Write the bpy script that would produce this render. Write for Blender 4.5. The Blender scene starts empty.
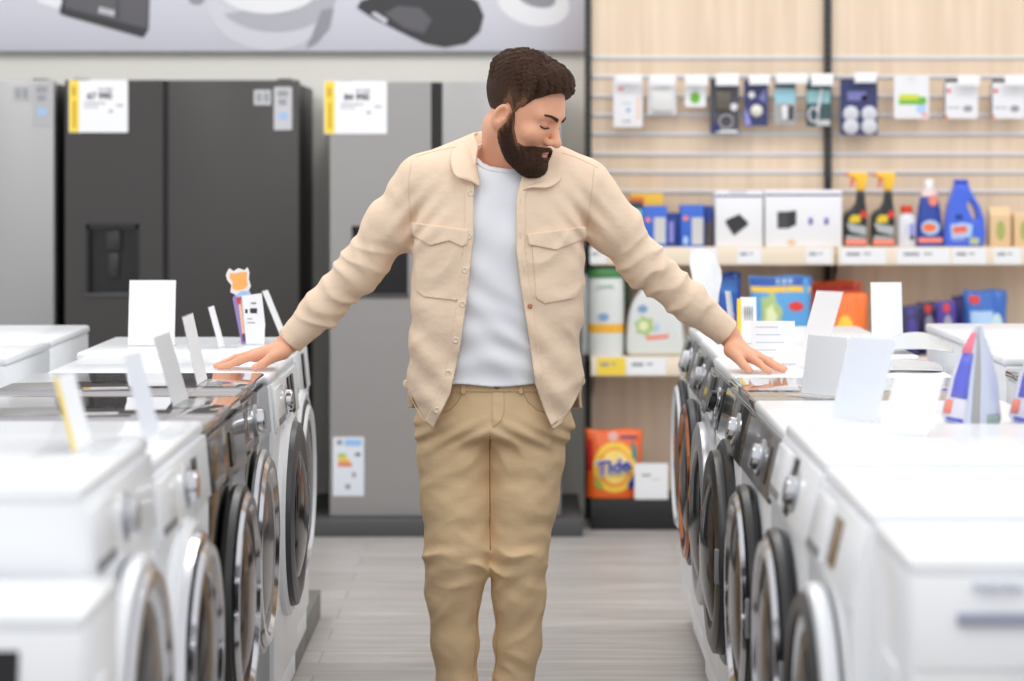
import bpy, bmesh, math, random
import numpy as np
from mathutils import Vector, Matrix
random.seed(7)
SC = bpy.context.scene
C = SC.collection
PI = math.pi
F = 2417.0            # focal length in pixels (85 mm lens)
CX, HY, CH = 520.0, 170.0, 1.47   # vanishing point column, horizon row, eye height

def P(x, y, d):
    """point of the place seen at pixel x,y at distance d down the aisle"""
    return Vector(((x - CX) * d / F, d, CH - (y - HY) * d / F))

# ---------------------------------------------------------------- materials
def lin(c):
    return tuple(((v / 255) / 12.92 if v / 255 <= 0.04045 else ((v / 255 + 0.055) / 1.055) ** 2.4) for v in c)

MATS = {}
def mat(name, rgb, rough=0.5, metal=0.0, alpha=None, trans=0.0, coat=0.0, noise=None, bump=None, spec=None, sss=0.0, aniso=None):
    """noise=(scale, amount) mottles the colour, bump=(scale, strength) roughens the surface"""
    if name in MATS: return MATS[name]
    m = bpy.data.materials.new(name); m.use_nodes = True
    nt = m.node_tree; b = nt.nodes['Principled BSDF']
    col = lin(rgb) + (1,)
    b.inputs['Base Color'].default_value = col
    b.inputs['Roughness'].default_value = rough
    b.inputs['Metallic'].default_value = metal
    if trans: b.inputs['Transmission Weight'].default_value = trans
    if coat: b.inputs['Coat Weight'].default_value = coat
    if alpha is not None: b.inputs['Alpha'].default_value = alpha
    if spec is not None: b.inputs['Specular IOR Level'].default_value = spec
    if sss:
        b.inputs['Subsurface Weight'].default_value = sss
        b.inputs['Subsurface Radius'].default_value = (0.012, 0.005, 0.003)
        b.inputs['Subsurface Scale'].default_value = 1.0
    tc = None
    def coords(sc):
        tcn = nt.nodes.new('ShaderNodeTexCoord'); mp = nt.nodes.new('ShaderNodeMapping')
        mp.inputs['Scale'].default_value = sc
        nt.links.new(tcn.outputs['Object'], mp.inputs['Vector']); return mp.outputs['Vector']
    if noise:
        n = nt.nodes.new('ShaderNodeTexNoise'); n.inputs['Detail'].default_value = 4
        n.inputs['Scale'].default_value = 1.0
        s = noise[0] if isinstance(noise[0], tuple) else (noise[0],) * 3
        nt.links.new(coords(s), n.inputs['Vector'])
        r = nt.nodes.new('ShaderNodeMapRange')
        r.inputs['To Min'].default_value = 1 - noise[1]; r.inputs['To Max'].default_value = 1 + noise[1]
        nt.links.new(n.outputs['Fac'], r.inputs['Value'])
        mx = nt.nodes.new('ShaderNodeMix'); mx.data_type = 'RGBA'; mx.blend_type = 'MULTIPLY'
        mx.inputs['Factor'].default_value = 1
        mx.inputs['A'].default_value = col
        nt.links.new(r.outputs['Result'], mx.inputs['B'])
        nt.links.new(mx.outputs['Result'], b.inputs['Base Color'])
    if bump:
        n = nt.nodes.new('ShaderNodeTexNoise'); n.inputs['Detail'].default_value = 3
        n.inputs['Scale'].default_value = 1.0
        s = bump[0] if isinstance(bump[0], tuple) else (bump[0],) * 3
        nt.links.new(coords(s), n.inputs['Vector'])
        bp = nt.nodes.new('ShaderNodeBump'); bp.inputs['Strength'].default_value = bump[1]
        bp.inputs['Distance'].default_value = 0.01
        nt.links.new(n.outputs['Fac'], bp.inputs['Height']); nt.links.new(bp.outputs['Normal'], b.inputs['Normal'])
    MATS[name] = m
    return m

WHITE = mat('white_enamel', (236, 238, 241), 0.28, coat=0.2)
WHITE2 = mat('white_plastic', (228, 231, 235), 0.4)
GREYP = mat('grey_plastic', (120, 121, 124), 0.4)
DGREY = mat('dark_grey_panel', (72, 74, 78), 0.28, coat=0.3)
BLACKG = mat('black_gloss', (18, 18, 20), .12, spec=.4)
BLACKP = mat('black_plastic', (30, 30, 32), 0.4)
CHROME = mat('chrome', (215, 215, 220), 0.12, 1.0)
SILVER = mat('silver_paint', (190, 192, 196), 0.3, 0.7)
DARKCH = mat('dark_chrome', (112, 108, 106), 0.1, 1.0)
GLASSTOP = mat('smoked_glass_top', (116, 108, 104), 0.06, coat=0.6, metal=0.35)
DOORGLASS = mat('dark_door_glass', (30, 30, 33), .1, spec=.35)
GREYGLASS = mat('grey_door_glass', (76, 74, 74), .14, spec=.4)
KICK = mat('plinth_grey', (112, 109, 105), 0.5, noise=(6, .08))
PAPER = mat('white_paper', (240, 241, 244), 0.6)
CARD = mat('white_card', (235, 237, 241), 0.5)
INK = mat('black_ink', (50, 50, 54), 0.6)
GREYINK = mat('grey_ink', (150, 152, 158), 0.6)
YELLOW = mat('yellow_print', (246, 214, 70), 0.5)

def acrylic():
    m = bpy.data.materials.new('clear_acrylic'); m.use_nodes = True
    b = m.node_tree.nodes['Principled BSDF']
    b.inputs['Base Color'].default_value = (.93, .95, .97, 1); b.inputs['Roughness'].default_value = .12
    b.inputs['Alpha'].default_value = .3; b.inputs['IOR'].default_value = 1.3
    return m
ACRYL = acrylic()

# ---------------------------------------------------------------- mesh helpers
class MB:
    """collects shapes into one bmesh"""
    def __init__(s): s.bm = bmesh.new(); s.mats = []
    def mi(s, m):
        if m is None: return 0
        if m not in s.mats: s.mats.append(m)
        return s.mats.index(m)
    def box(s, lo, hi, m=None, bevel=0.0, seg=2, mtx=None):
        lo = Vector(lo); hi = Vector(hi)
        r = bmesh.ops.create_cube(s.bm, size=1.0)
        vs = r['verts']
        for v in vs:
            v.co = Vector([(lo[i] + hi[i]) / 2 + v.co[i] * (hi[i] - lo[i]) for i in range(3)])
        fs = set(f for v in vs for f in v.link_faces)
        if bevel > 0:
            es = list(set(e for v in vs for e in v.link_edges))
            r2 = bmesh.ops.bevel(s.bm, geom=es, offset=min(bevel, min(abs(hi[i] - lo[i]) for i in range(3)) * .49), segments=seg, profile=.5, affect='EDGES')
            fs = set(r2['faces']) | set(f for f in fs if f.is_valid)
            vs = list(set(v for f in fs for v in f.verts))
        for f in fs: f.material_index = s.mi(m)
        if mtx is not None:
            for v in vs: v.co = mtx @ v.co
        return s
    def prism(s, pts, vec, m=None, bevel=0.0, seg=2, mtx=None):
        """closed polygon pts (3D) pushed along vec"""
        vec = Vector(vec)
        a = [s.bm.verts.new(Vector(p)) for p in pts]; b = [s.bm.verts.new(Vector(p) + vec) for p in pts]
        n = len(a); fs = []
        fs.append(s.bm.faces.new(a)); fs.append(s.bm.faces.new(b[::-1]))
        for i in range(n): fs.append(s.bm.faces.new((a[i], b[i], b[(i + 1) % n], a[(i + 1) % n])))
        bmesh.ops.recalc_face_normals(s.bm, faces=fs)
        vs = a + b
        if bevel > 0:
            es = list(set(e for f in fs for e in f.edges))
            r2 = bmesh.ops.bevel(s.bm, geom=es, offset=bevel, segments=seg, profile=.5, affect='EDGES')
            fs = list(set(r2['faces']) | set(f for f in fs if f.is_valid))
            vs = list(set(v for f in fs for v in f.verts))
        for f in fs: f.material_index = s.mi(m)
        if mtx is not None:
            for v in vs: v.co = mtx @ v.co
        return s
    def lathe(s, prof, o, axis, n=40, m=None, close=False):
        """prof = [(radius, height)], turned about axis through o"""
        o = Vector(o); ax = Vector(axis).normalized()
        t = ax.orthogonal().normalized(); u = ax.cross(t)
        rings = []
        for r, h in prof:
            if r < 1e-6: rings.append([s.bm.verts.new(o + ax * h)])
            else: rings.append([s.bm.verts.new(o + ax * h + (t * math.cos(2 * PI * k / n) + u * math.sin(2 * PI * k / n)) * r) for k in range(n)])
        fs = []
        seq = list(zip(rings[:-1], rings[1:]))
        if close: seq.append((rings[-1], rings[0]))
        for A, B in seq:
            for k in range(n):
                k2 = (k + 1) % n
                if len(A) == 1 and len(B) == 1: continue
                if len(A) == 1: fs.append(s.bm.faces.new((A[0], B[k2], B[k])))
                elif len(B) == 1: fs.append(s.bm.faces.new((A[k], A[k2], B[0])))
                else: fs.append(s.bm.faces.new((A[k], A[k2], B[k2], B[k])))
        if not close:
            for R_ in (rings[0], rings[-1]):
                if len(R_) > 1: fs.append(s.bm.faces.new(R_))
        bmesh.ops.recalc_face_normals(s.bm, faces=fs)
        for f in fs: f.material_index = s.mi(m)
        return s
    def tube(s, pts, r, n=8, m=None):
        pts = [Vector(p) for p in pts]; rings = []
        rr = r if isinstance(r, (list, tuple)) else [r] * len(pts)
        prev = None
        for i, p in enumerate(pts):
            d = (pts[min(i + 1, len(pts) - 1)] - pts[max(i - 1, 0)]).normalized()
            t = d.orthogonal().normalized() if prev is None else (prev - d * prev.dot(d)).normalized()
            prev = t; u = d.cross(t)
            rings.append([s.bm.verts.new(p + (t * math.cos(2 * PI * k / n) + u * math.sin(2 * PI * k / n)) * rr[i]) for k in range(n)])
        fs = []
        for A, B in zip(rings[:-1], rings[1:]):
            for k in range(n): fs.append(s.bm.faces.new((A[k], A[(k + 1) % n], B[(k + 1) % n], B[k])))
        fs.append(s.bm.faces.new(rings[0])); fs.append(s.bm.faces.new(rings[-1]))
        bmesh.ops.recalc_face_normals(s.bm, faces=fs)
        for f in fs: f.material_index = s.mi(m)
        return s
    def loft(s, rings, m=None, cap=True):
        """rings = lists of points with the same count"""
        R_ = [[s.bm.verts.new(Vector(p)) for p in r] for r in rings]; fs = []; n = len(R_[0])
        for A, B in zip(R_[:-1], R_[1:]):
            for k in range(n): fs.append(s.bm.faces.new((A[k], A[(k + 1) % n], B[(k + 1) % n], B[k])))
        if cap: fs.append(s.bm.faces.new(R_[0])); fs.append(s.bm.faces.new(R_[-1]))
        bmesh.ops.recalc_face_normals(s.bm, faces=fs)
        for f in fs: f.material_index = s.mi(m)
        return s
    def build(s, name, m=None, parent=None, smooth=True, ang=35):
        me = bpy.data.meshes.new(name)
        if m is not None and not s.mats: s.mats = [m]
        s.bm.normal_update(); s.bm.to_mesh(me); s.bm.free()
        for q in s.mats: me.materials.append(q)
        if smooth:
            me.polygons.foreach_set('use_smooth', [True] * len(me.polygons))
            me.set_sharp_from_angle(angle=math.radians(ang))
        o = bpy.data.objects.new(name, me); C.objects.link(o)
        if parent is not None: o.parent = parent
        return o

def tag(o, label=None, cat=None, group=None, kind=None):
    if label: o['label'] = label
    if cat: o['category'] = cat
    if group: o['group'] = group
    if kind: o['kind'] = kind
    return o
def thing(name, label, cat, loc=(0, 0, 0), rotz=0.0, group=None, rot=None):
    o = bpy.data.objects.new(name, None); C.objects.link(o)
    o.empty_display_size = .1
    o.location = loc; o.rotation_euler = rot if rot else (0, 0, rotz)
    return tag(o, label, cat, group)
def copy_tree(o, parent=None):
    c = o.copy(); C.objects.link(c); c.parent = parent
    for ch in [x for x in C.objects if x.parent is o]: copy_tree(ch, c)
    return c
def text_mesh(name, body, size, m, parent=None, loc=(0, 0, 0), rot=(PI / 2, 0, 0), shear=0.0, ext=.0006, bold=0.0, align='CENTER'):
    cu = bpy.data.curves.new(name, 'FONT'); cu.body = body; cu.size = size; cu.extrude = ext
    cu.align_x = align; cu.align_y = 'CENTER'; cu.shear = shear; cu.offset = bold; cu.resolution_u = 3
    tmp = bpy.data.objects.new(name + '_tmp', cu); C.objects.link(tmp)
    bpy.context.view_layer.update()
    me = bpy.data.meshes.new_from_object(tmp.evaluated_get(bpy.context.evaluated_depsgraph_get()))
    bpy.data.objects.remove(tmp); bpy.data.curves.remove(cu)
    me.name = name; me.materials.clear(); me.materials.append(m)
    o = bpy.data.objects.new(name, me); C.objects.link(o)
    o.location = loc; o.rotation_euler = rot
    if parent is not None: o.parent = parent
    return o
def rrect(w, h, r, n=4):
    """rounded rectangle outline in the XZ plane, centred"""
    out = []
    for cx, cz, a0 in ((w / 2 - r, h / 2 - r, 0), (-w / 2 + r, h / 2 - r, 90), (-w / 2 + r, -h / 2 + r, 180), (w / 2 - r, -h / 2 + r, 270)):
        for k in range(n + 1):
            a = math.radians(a0 + 90 * k / n); out.append((cx + r * math.cos(a), 0, cz + r * math.sin(a)))
    return out
# ---------------------------------------------------------------- setting
def floor_mat():
    m = bpy.data.materials.new('grey_plank_floor'); m.use_nodes = True
    nt = m.node_tree; b = nt.nodes['Principled BSDF']
    tc = nt.nodes.new('ShaderNodeTexCoord')
    def mp(sc):
        n = nt.nodes.new('ShaderNodeMapping'); n.inputs['Scale'].default_value = sc
        nt.links.new(tc.outputs['Object'], n.inputs['Vector']); return n
    br = nt.nodes.new('ShaderNodeTexBrick')
    br.inputs['Scale'].default_value = 1; br.inputs['Brick Width'].default_value = 1.2; br.inputs['Row Height'].default_value = .18
    br.inputs['Mortar Size'].default_value = .0022; br.inputs['Mortar Smooth'].default_value = .3
    br.inputs['Color1'].default_value = lin((176, 170, 166)) + (1,); br.inputs['Color2'].default_value = lin((190, 184, 180)) + (1,)
    br.inputs['Mortar'].default_value = lin((136, 132, 129)) + (1,)
    nt.links.new(mp((1, 1, 1)).outputs['Vector'], br.inputs['Vector'])
    n1 = nt.nodes.new('ShaderNodeTexNoise'); n1.inputs['Scale'].default_value = 1; n1.inputs['Detail'].default_value = 6; n1.inputs['Roughness'].default_value = .7
    nt.links.new(mp((1.6, 60, 1)).outputs['Vector'], n1.inputs['Vector'])
    r = nt.nodes.new('ShaderNodeMapRange'); r.inputs['From Min'].default_value = .3; r.inputs['From Max'].default_value = .7
    r.inputs['To Min'].default_value = .52; r.inputs['To Max'].default_value = 1.32
    nt.links.new(n1.outputs['Fac'], r.inputs['Value'])
    mx = nt.nodes.new('ShaderNodeMix'); mx.data_type = 'RGBA'; mx.blend_type = 'MULTIPLY'; mx.inputs['Factor'].default_value = 1
    nt.links.new(br.outputs['Color'], mx.inputs['A']); nt.links.new(r.outputs['Result'], mx.inputs['B'])
    nt.links.new(mx.outputs['Result'], b.inputs['Base Color'])
    b.inputs['Roughness'].default_value = .38; b.inputs['Specular IOR Level'].default_value = .4
    bp = nt.nodes.new('ShaderNodeBump'); bp.inputs['Strength'].default_value = .15; bp.inputs['Distance'].default_value = .004
    nt.links.new(n1.outputs['Fac'], bp.inputs['Height']); nt.links.new(bp.outputs['Normal'], b.inputs['Normal'])
    return m
def wood_mat(name, c1, c2, sc=(22, 22, 1.2)):
    m = bpy.data.materials.new(name); m.use_nodes = True
    nt = m.node_tree; b = nt.nodes['Principled BSDF']
    tc = nt.nodes.new('ShaderNodeTexCoord'); mp = nt.nodes.new('ShaderNodeMapping'); mp.inputs['Scale'].default_value = sc
    nt.links.new(tc.outputs['Object'], mp.inputs['Vector'])
    n = nt.nodes.new('ShaderNodeTexNoise'); n.inputs['Scale'].default_value = 1; n.inputs['Detail'].default_value = 5; n.inputs['Distortion'].default_value = .4
    nt.links.new(mp.outputs['Vector'], n.inputs['Vector'])
    cr = nt.nodes.new('ShaderNodeValToRGB'); cr.color_ramp.elements[0].position = .3; cr.color_ramp.elements[1].position = .7
    cr.color_ramp.elements[0].color = lin(c1) + (1,); cr.color_ramp.elements[1].color = lin(c2) + (1,)
    nt.links.new(n.outputs['Fac'], cr.inputs['Fac']); nt.links.new(cr.outputs['Color'], b.inputs['Base Color'])
    b.inputs['Roughness'].default_value = .5
    return m
WOOD = wood_mat('pale_beech_laminate', (218, 195, 170), (233, 211, 187))
WOODEDGE = wood_mat('pale_shelf_edge', (236, 219, 196), (242, 228, 208), (1.5, 30, 30))
WALLM = mat('cream_wall_paint', (238, 236, 228), .7, noise=(3, .02))
BANNERM = mat('lavender_grey_banner', (216, 216, 227), .5, noise=(1.5, .02))
STEEL = mat('brushed_steel_door', (170, 170, 170), .38, .55, noise=((2, 2, 90), .03))
STEEL2 = mat('grey_steel_door', (164, 162, 161), .38, .5, noise=((2, 2, 90), .03))
BLACKST = mat('black_steel_door', (70, 68, 67), .36, .35, noise=((2, 2, 90), .04))
CABIN = mat('fridge_cabinet_side', (62, 60, 57), .5)
RAIL = mat('aluminium_rail', (214, 218, 224), .4, .0)
UPR = mat('black_upright', (30, 31, 33), .5)
FLOORM = floor_mat()

WALL_Y = 10.5
o = MB().box((-5, -1, -.05), (5, WALL_Y + .1, 0)).build('floor', FLOORM, smooth=False); tag(o, kind='structure')
o = MB().box((-5, WALL_Y, 0), (5, WALL_Y + .1, 3.4)).build('wall_back', WALLM, smooth=False); tag(o, kind='structure')

# the advertising banner over the fridges
bl, br_, bz0 = P(-60, 52, WALL_Y), P(585, 52, WALL_Y), P(0, 52, WALL_Y).z
ban = thing('advertising_banner', 'wide lavender grey banner above the fridges printed with grey gadgets', 'banner', ((bl.x + br_.x) / 2, WALL_Y - .035, bz0))
bw = (br_.x - bl.x) / 2
MB().box((-bw, -.012, 0), (bw, .02, .62), bevel=.003).build('banner_panel', BANNERM, ban)
def bp_(x, y):
    p = P(x, y, WALL_Y - .035); return (p.x - ban.location.x, p.z - bz0)
def printed(name, pts, m, layer, parent=ban):
    y = -.0125 - .0012 * layer
    return MB().prism([(a, y, b) for a, b in [bp_(*q) for q in pts]], (0, .0011, 0), m).build(name, m, parent, smooth=False)
def ell_pts(cx, cy, rx, ry, a0=0, a1=360, n=40, tilt=0):
    out = []; t = math.radians(tilt)
    for k in range(n + 1 if a1 - a0 < 360 else n):
        a = math.radians(a0 + (a1 - a0) * k / n); u, v = rx * math.cos(a), ry * math.sin(a)
        out.append((cx + u * math.cos(t) - v * math.sin(t), cy + u * math.sin(t) + v * math.cos(t)))
    return out
G1 = mat('print_dark_grey', (96, 94, 99), .5); G2 = mat('print_darker_grey', (70, 70, 74), .5); G3 = mat('print_light_grey', (214, 214, 222), .5)
G4 = mat('print_mid_grey', (150, 150, 158), .5); G5 = mat('print_white', (238, 238, 242), .5); G6 = mat('print_charcoal', (58, 58, 62), .5)
printed('printed_usb_plug', [(38, -8), (64, -20), (64, 4), (57, 9), (38, 2)], G5, 1)
printed('printed_usb_stick', [(60, 12), (66, -14), (150, -14), (150, 4), (149, 30), (144, 38), (62, 15)], G6, 1)
printed('printed_usb_face', [(65, 5), (70, -14), (149, -14), (149, 3), (147, 29), (66, 8)], G1, 2)
printed('printed_usb_band', [(117, -14), (119, -14), (120, 20), (118, 20)], G2, 3)
printed('printed_disc', ell_pts(270, -4, 64, 55), G3, 1)
printed('printed_disc_shade', ell_pts(276, -4, 60, 36, 0, 150), mat('print_soft_grey', (182, 182, 190), .5), 2)
printed('printed_disc_top', ell_pts(268, -14, 52, 28), G5, 4)
printed('printed_disc_core', ell_pts(272, -6, 40, 20, 0, 180), G1, 3)
printed('printed_disc_edge', [(322, 10), (334, 8), (330, 28), (318, 42), (306, 49), (312, 36)], G4, 3)
printed('printed_mouse', [(357, 8), (361, 1), (372, -3), (400, -8), (440, -12), (462, -8), (478, 2), (484, 16), (480, 32), (466, 44), (445, 48), (425, 44), (400, 32), (372, 18)], G6, 1)
printed('printed_mouse_shine', [(385, 14), (398, 6), (420, 8), (432, 20), (424, 34), (404, 28)], G1, 2)
printed('printed_mouse_wheel', [(371, 14), (375, 12), (388, 20), (386, 24)], G3, 2)
printed('printed_ring', ell_pts(533, 2, 37, 24, tilt=15), G5, 1)
printed('printed_ring_hole', ell_pts(536, -3, 20, 10, tilt=15), G4, 2)
printed('printed_cable', ell_pts(197, -1, 8, 6), G4, 1)
for k in range(4): printed('printed_mark', [(100 + k * 4, 7 + k), (103 + k * 4, 7.7 + k), (102.3 + k * 4, 13.7 + k), (99.3 + k * 4, 13 + k)], G3, 3)

# low dark plinth under the fridges
x1 = P(583, 537, 9.68).x
pl = thing('fridge_plinth', 'low dark grey plinth running under the refrigerators', 'plinth', (0, 9.68, 0))
MB().box((-2.9, 0, 0), (x1, .8, .068), bevel=.004).build('plinth_body', mat('dark_plinth', (78, 78, 79), .5), pl)

# ---------------------------------------------------------------- refrigerators
def fridge(label, xa, xb, ytop, splits, door_m, yb=516, disp=None, d=9.76, kick=True):
    """side by side refrigerator between pixel columns xa..xb; splits = [(x0,x1)] doors"""
    z0, z1 = .068, CH - (ytop - HY) * d / F
    X = lambda x: (x - CX) * d / F
    xm = (X(xa) + X(xb)) / 2; w = X(xb) - X(xa); H = z1 - z0
    t = thing('refrigerator', label, 'refrigerator', (xm, d, z0))
    zb = CH - (yb - HY) * d / F - z0
    MB().box((-w / 2 + .004, .07, .03), (w / 2 - .004, .70, H - .012), bevel=.006).build('cabinet', CABIN, t)
    for s in (-1, 1):
        MB().lathe([(.022, 0), (.022, .028), (.016, .031)], (s * (w / 2 - .07), .14, 0), (0, 0, 1), 16).build('foot', BLACKP, t)
        MB().box((s * (w / 2 - .06) - .03, .01, H - .012), (s * (w / 2 - .06) + .03, .12, H + .006), bevel=.004).build('hinge_cover', BLACKP, t)
    if kick: MB().box((-w / 2 + .02, .05, .012), (w / 2 - .02, .075, .05), bevel=.003).build('kick_grille', BLACKP, t)
    mids = []
    for i, (a, b) in enumerate(splits):
        a, b = X(a) - xm, X(b) - xm
        m = MB()
        if disp and disp[0] == i:
            _, dx0, dx1, dy0, dy1 = disp
            dx0, dx1 = X(dx0) - xm, X(dx1) - xm; dz1, dz0 = CH - (dy0 - HY) * d / F - z0, CH - (dy1 - HY) * d / F - z0
            m.box((a, 0, zb), (dx0, .066, H)); m.box((dx1, 0, zb), (b, .066, H))
            m.box((dx0, 0, dz1), (dx1, .066, H)); m.box((dx0, 0, zb), (dx1, .066, dz0))
            m.box((dx0, .058, dz0), (dx1, .066, dz1))
        else: m.box((a, 0, zb), (b, .066, H), bevel=.007)
        dr = m.build('door', door_m, t)
        if disp and disp[0] == i:
            BK = mat('dispenser_black', (26, 26, 28), .25)
            cw, ch = dx1 - dx0, dz1 - dz0
            k = MB()
            k.box((dx0, -.003, dz0), (dx0 + .012, .05, dz1)).box((dx1 - .012, -.003, dz0), (dx1, .05, dz1)).box((dx0, -.003, dz1 - .02), (dx1, .05, dz1)).box((dx0, .04, dz0), (dx1, .057, dz1))
            k.build('dispenser', BK, dr)
            MB().box((dx0 + cw * .36, .012, dz0 + ch * .62), (dx0 + cw * .64, .04, dz1 - .02), bevel=.006).box((dx0 + cw * .40, .02, dz0 + ch * .25), (dx0 + cw * .60, .038, dz0 + ch * .6), bevel=.004).build('dispenser_paddle', mat('dispenser_grey', (48, 48, 50), .3), dr)
            MB().box((dx0 - .004, -.006, dz0 - .004), (dx1 + .004, .045, dz0 + .012), bevel=.003).build('drip_tray', mat('drip_tray_grey', (84, 84, 86), .3, .5), dr)
    for (a, b), (c, e) in zip(splits[:-1], splits[1:]):
        MB().box((X(b) - xm, .02, zb), (X(c) - xm, .064, H)).build('handle_channel', mat('handle_channel_dark', (34, 33, 33), .4), t)
    return t
fridge('brushed light steel refrigerator at the far end of the fridge wall', -172, 54, 80, [(-172, -62), (-58, 54)], STEEL)
fridge('black steel two-door refrigerator with a water dispenser and yellow-edged price sign', 65, 299, 80, [(65, 163), (168, 299)], BLACKST, disp=(0, 86, 139, 224, 296))
fridge('grey steel two-door refrigerator behind the man with an energy label', 330, 561, 82, [(330, 431), (442, 561)], STEEL2, disp=(0, 352, 408, 226, 297))

def sticker(name, label, cat, px, y, m, d=9.7602, group=None, th=.002, r=.004):
    """flat card stuck to a front: px=(x0,x1), y=(y0,y1); returns thing and local mapper"""
    a, b = P(px[0], y[0], d), P(px[1], y[1], d)
    w, h = b.x - a.x, a.z - b.z
    t = thing(name, label, cat, ((a.x + b.x) / 2, d, (a.z + b.z) / 2), group=group)
    MB().prism([(p[0], -th, p[2]) for p in rrect(w, h, min(r, w * .3, h * .3))], (0, th, 0), m).build('card', m, t, smooth=False)
    def bit(nm, u0, v0, u1, v1, mm, lay=1, rr=0.0):   # u,v in 0..1 from top left
        x0, x1 = -w / 2 + u0 * w, -w / 2 + u1 * w; zz1, zz0 = h / 2 - v0 * h, h / 2 - v1 * h
        return MB().box((x0, -th - .0006 * lay, zz0), (x1, -th + .0002, zz1)).build(nm, mm, t, smooth=False)
    return t, bit, w, h
def price_sign(label, px, y, number, small):
    t, bit, w, h = sticker('price_sign', label, 'price sign', px, y, PAPER, d=9.7585, th=.003, r=.006)
    bit('yellow_band', 0.01, .01, .17, .99, YELLOW)
    text_mesh('price', number, h * .17, INK, t, (w * .02, -.0045, h * .19), bold=.0008)
    text_mesh('old_price', small, h * .10, GREYINK, t, (w * .12, -.0045, h * .31))
    bit('text_line', .26, .43, .62, .455, GREYINK); bit('text_line', .26, .50, .50, .52, GREYINK)
    bit('text_line', .68, .57, .74, .62, GREYINK); bit('text_line', .80, .47, .92, .50, GREYINK)
    bit('band_print', .05, .12, .12, .30, mat('olive_print', (206, 170, 50), .6), 2); bit('band_print', .07, .40, .12, .90, mat('olive_print', (206, 170, 50), .6), 2)
    return t
price_sign('white price sign with yellow edge on the black refrigerator', (69, 128), (80, 132.5), '67 990', '79 990')
price_sign('white price sign with yellow edge on the grey refrigerator behind the man', (324, 387), (81, 134), '84 990', '94 990')
LBL = mat('label_grey_white', (196, 196, 200), .5); BLUEL = mat('label_pale_blue', (160, 190, 225), .5); LBLD = mat('label_grey', (150, 148, 148), .5)
def fridge_stickers(x, y, tone, where):
    t, bit, w, h = sticker('feature_sticker', 'small square feature sticker on the ' + where, 'sticker', (x, x + 17), (y + 3, y + 18), tone)
    bit('print', .15, .2, .45, .8, GREYINK); bit('print', .58, .2, .88, .8, GREYINK)
    t, bit, w, h = sticker('rating_sticker', 'tall rating sticker with a blue mark on the ' + where, 'sticker', (x + 20, x + 38), (y, y + 43), tone)
    bit('print', .2, .08, .8, .22, GREYINK); bit('print', .25, .28, .7, .42, GREYINK); bit('blue_mark', .25, .58, .78, .76, BLUEL)
fridge_stickers(254, 87, LBL, 'black refrigerator')
fridge_stickers(13, 83, mat('label_silver', (178, 178, 180), .5), 'light steel refrigerator')
t, bit, w, h = sticker('energy_label', 'white energy label with coloured arrows low on the grey refrigerator', 'energy label', (333, 364), (437, 496), mat('energy_paper', (226, 232, 240), .5))
bit('header', .38, .04, .92, .15, mat('energy_blue', (150, 195, 240), .5)); bit('header', .12, .05, .3, .13, GREYINK)
for k, (c, ww) in enumerate([((150, 190, 90), .42), ((226, 210, 70), .46), ((245, 200, 70), .52), ((240, 150, 60), .58), ((226, 110, 70), .62)]):
    bit('rating_bar', .16, .28 + k * .045, ww, .318 + k * .045, mat('energy_bar_%d' % k, c, .5))
bit('rating_mark', .72, .27, .88, .32, INK); bit('print', .62, .6, .74, .68, GREYINK); bit('print', .4, .8, .56, .88, GREYINK)
# ---------------------------------------------------------------- wall shelving
PD = 10.2                                # face of the back panel
def bay(label, xa, xb, uprights, zt, low, lowfront=True, i0=.0, i1=.0):
    """one bay of wall shelving; xa,xb world X of its edges; shelf edges at fixed heights"""
    t = thing('shelving_unit', label, 'shelving', ((xa + xb) / 2, 9.9, 0))
    o = lambda x: x - (xa + xb) / 2
    zs = P(0, 52, PD).z
    MB().box((o(xa) + i0, PD - 9.9, .12), (o(xb) - i1, PD - 9.9 + .02, 2.45)).build('back_panel', WOOD, t, smooth=False)
    for y in (57.5, 76.5, 96, 115, 134, 154, 172, 191.5):
        z = P(0, y, PD - .01).z
        MB().box((o(xa) + .016, PD - 9.9 - .009, z - .0068), (o(xb) - .016, PD - 9.9 + .001, z + .0068), bevel=.002).build('slat_rail', RAIL, t)
    z1b = .0
    for x in uprights:
        m = MB(); xx = o(x)
        m.box((xx - .0135, PD - 9.9 - .03, z1b), (xx + .0135, PD - 9.9 + .01, 2.5))
        u = m.build('upright', UPR, t, smooth=False)
        s = MB()
        for k in range(34):
            z = 1.45 + k * .03
            s.box((xx - .004, PD - 9.9 - .0315, z - .007), (xx + .004, PD - 9.9 - .0295, z + .007))
        s.build('upright_slots', mat('slot_grey', (92, 95, 98), .6), u, smooth=False)
    def shelf(name, yf, ytop, ybot, m_top):
        z1, z0 = P(0, ytop, yf).z, P(0, ybot, yf).z
        MB().box((o(xa) + .004, yf - 9.9, z0), (o(xb) - .004, yf - 9.9 + .018, z1), bevel=.002).box((o(xa) + .004, yf - 9.9 + .018, z1 - .03), (o(xb) - .004, PD - 9.9 - .032, z1 - .001)).build(name, m_top, t)
        for x in (xa + .02, xb - .02):
            MB().prism([(o(x) - .002, yf - 9.9 + .04, z1 - .03), (o(x) - .002, PD - 9.9 - .03, z1 - .03), (o(x) - .002, PD - 9.9 - .03, z0 - .1)], (.004, 0, 0)).build('shelf_bracket', UPR, t, smooth=False)
        return z1
    za = shelf('shelf', 9.92, 247, 265, WOODEDGE)
    zb = shelf('shelf', 9.88, 357, 376, WOODEDGE)
    z1, z0 = P(0, 500, 9.87).z, 0.0
    MB().box((o(xa) + .002, -.03, .0), (o(xb) - .002, PD - 9.9 - .032, z1), bevel=.003).build('base_shelf', UPR, t)
    return za, zb, z1
XA, XB = P(588, 0, PD - .02).x, P(828, 0, PD - .02).x
XC = XB + (XB - XA)
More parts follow.
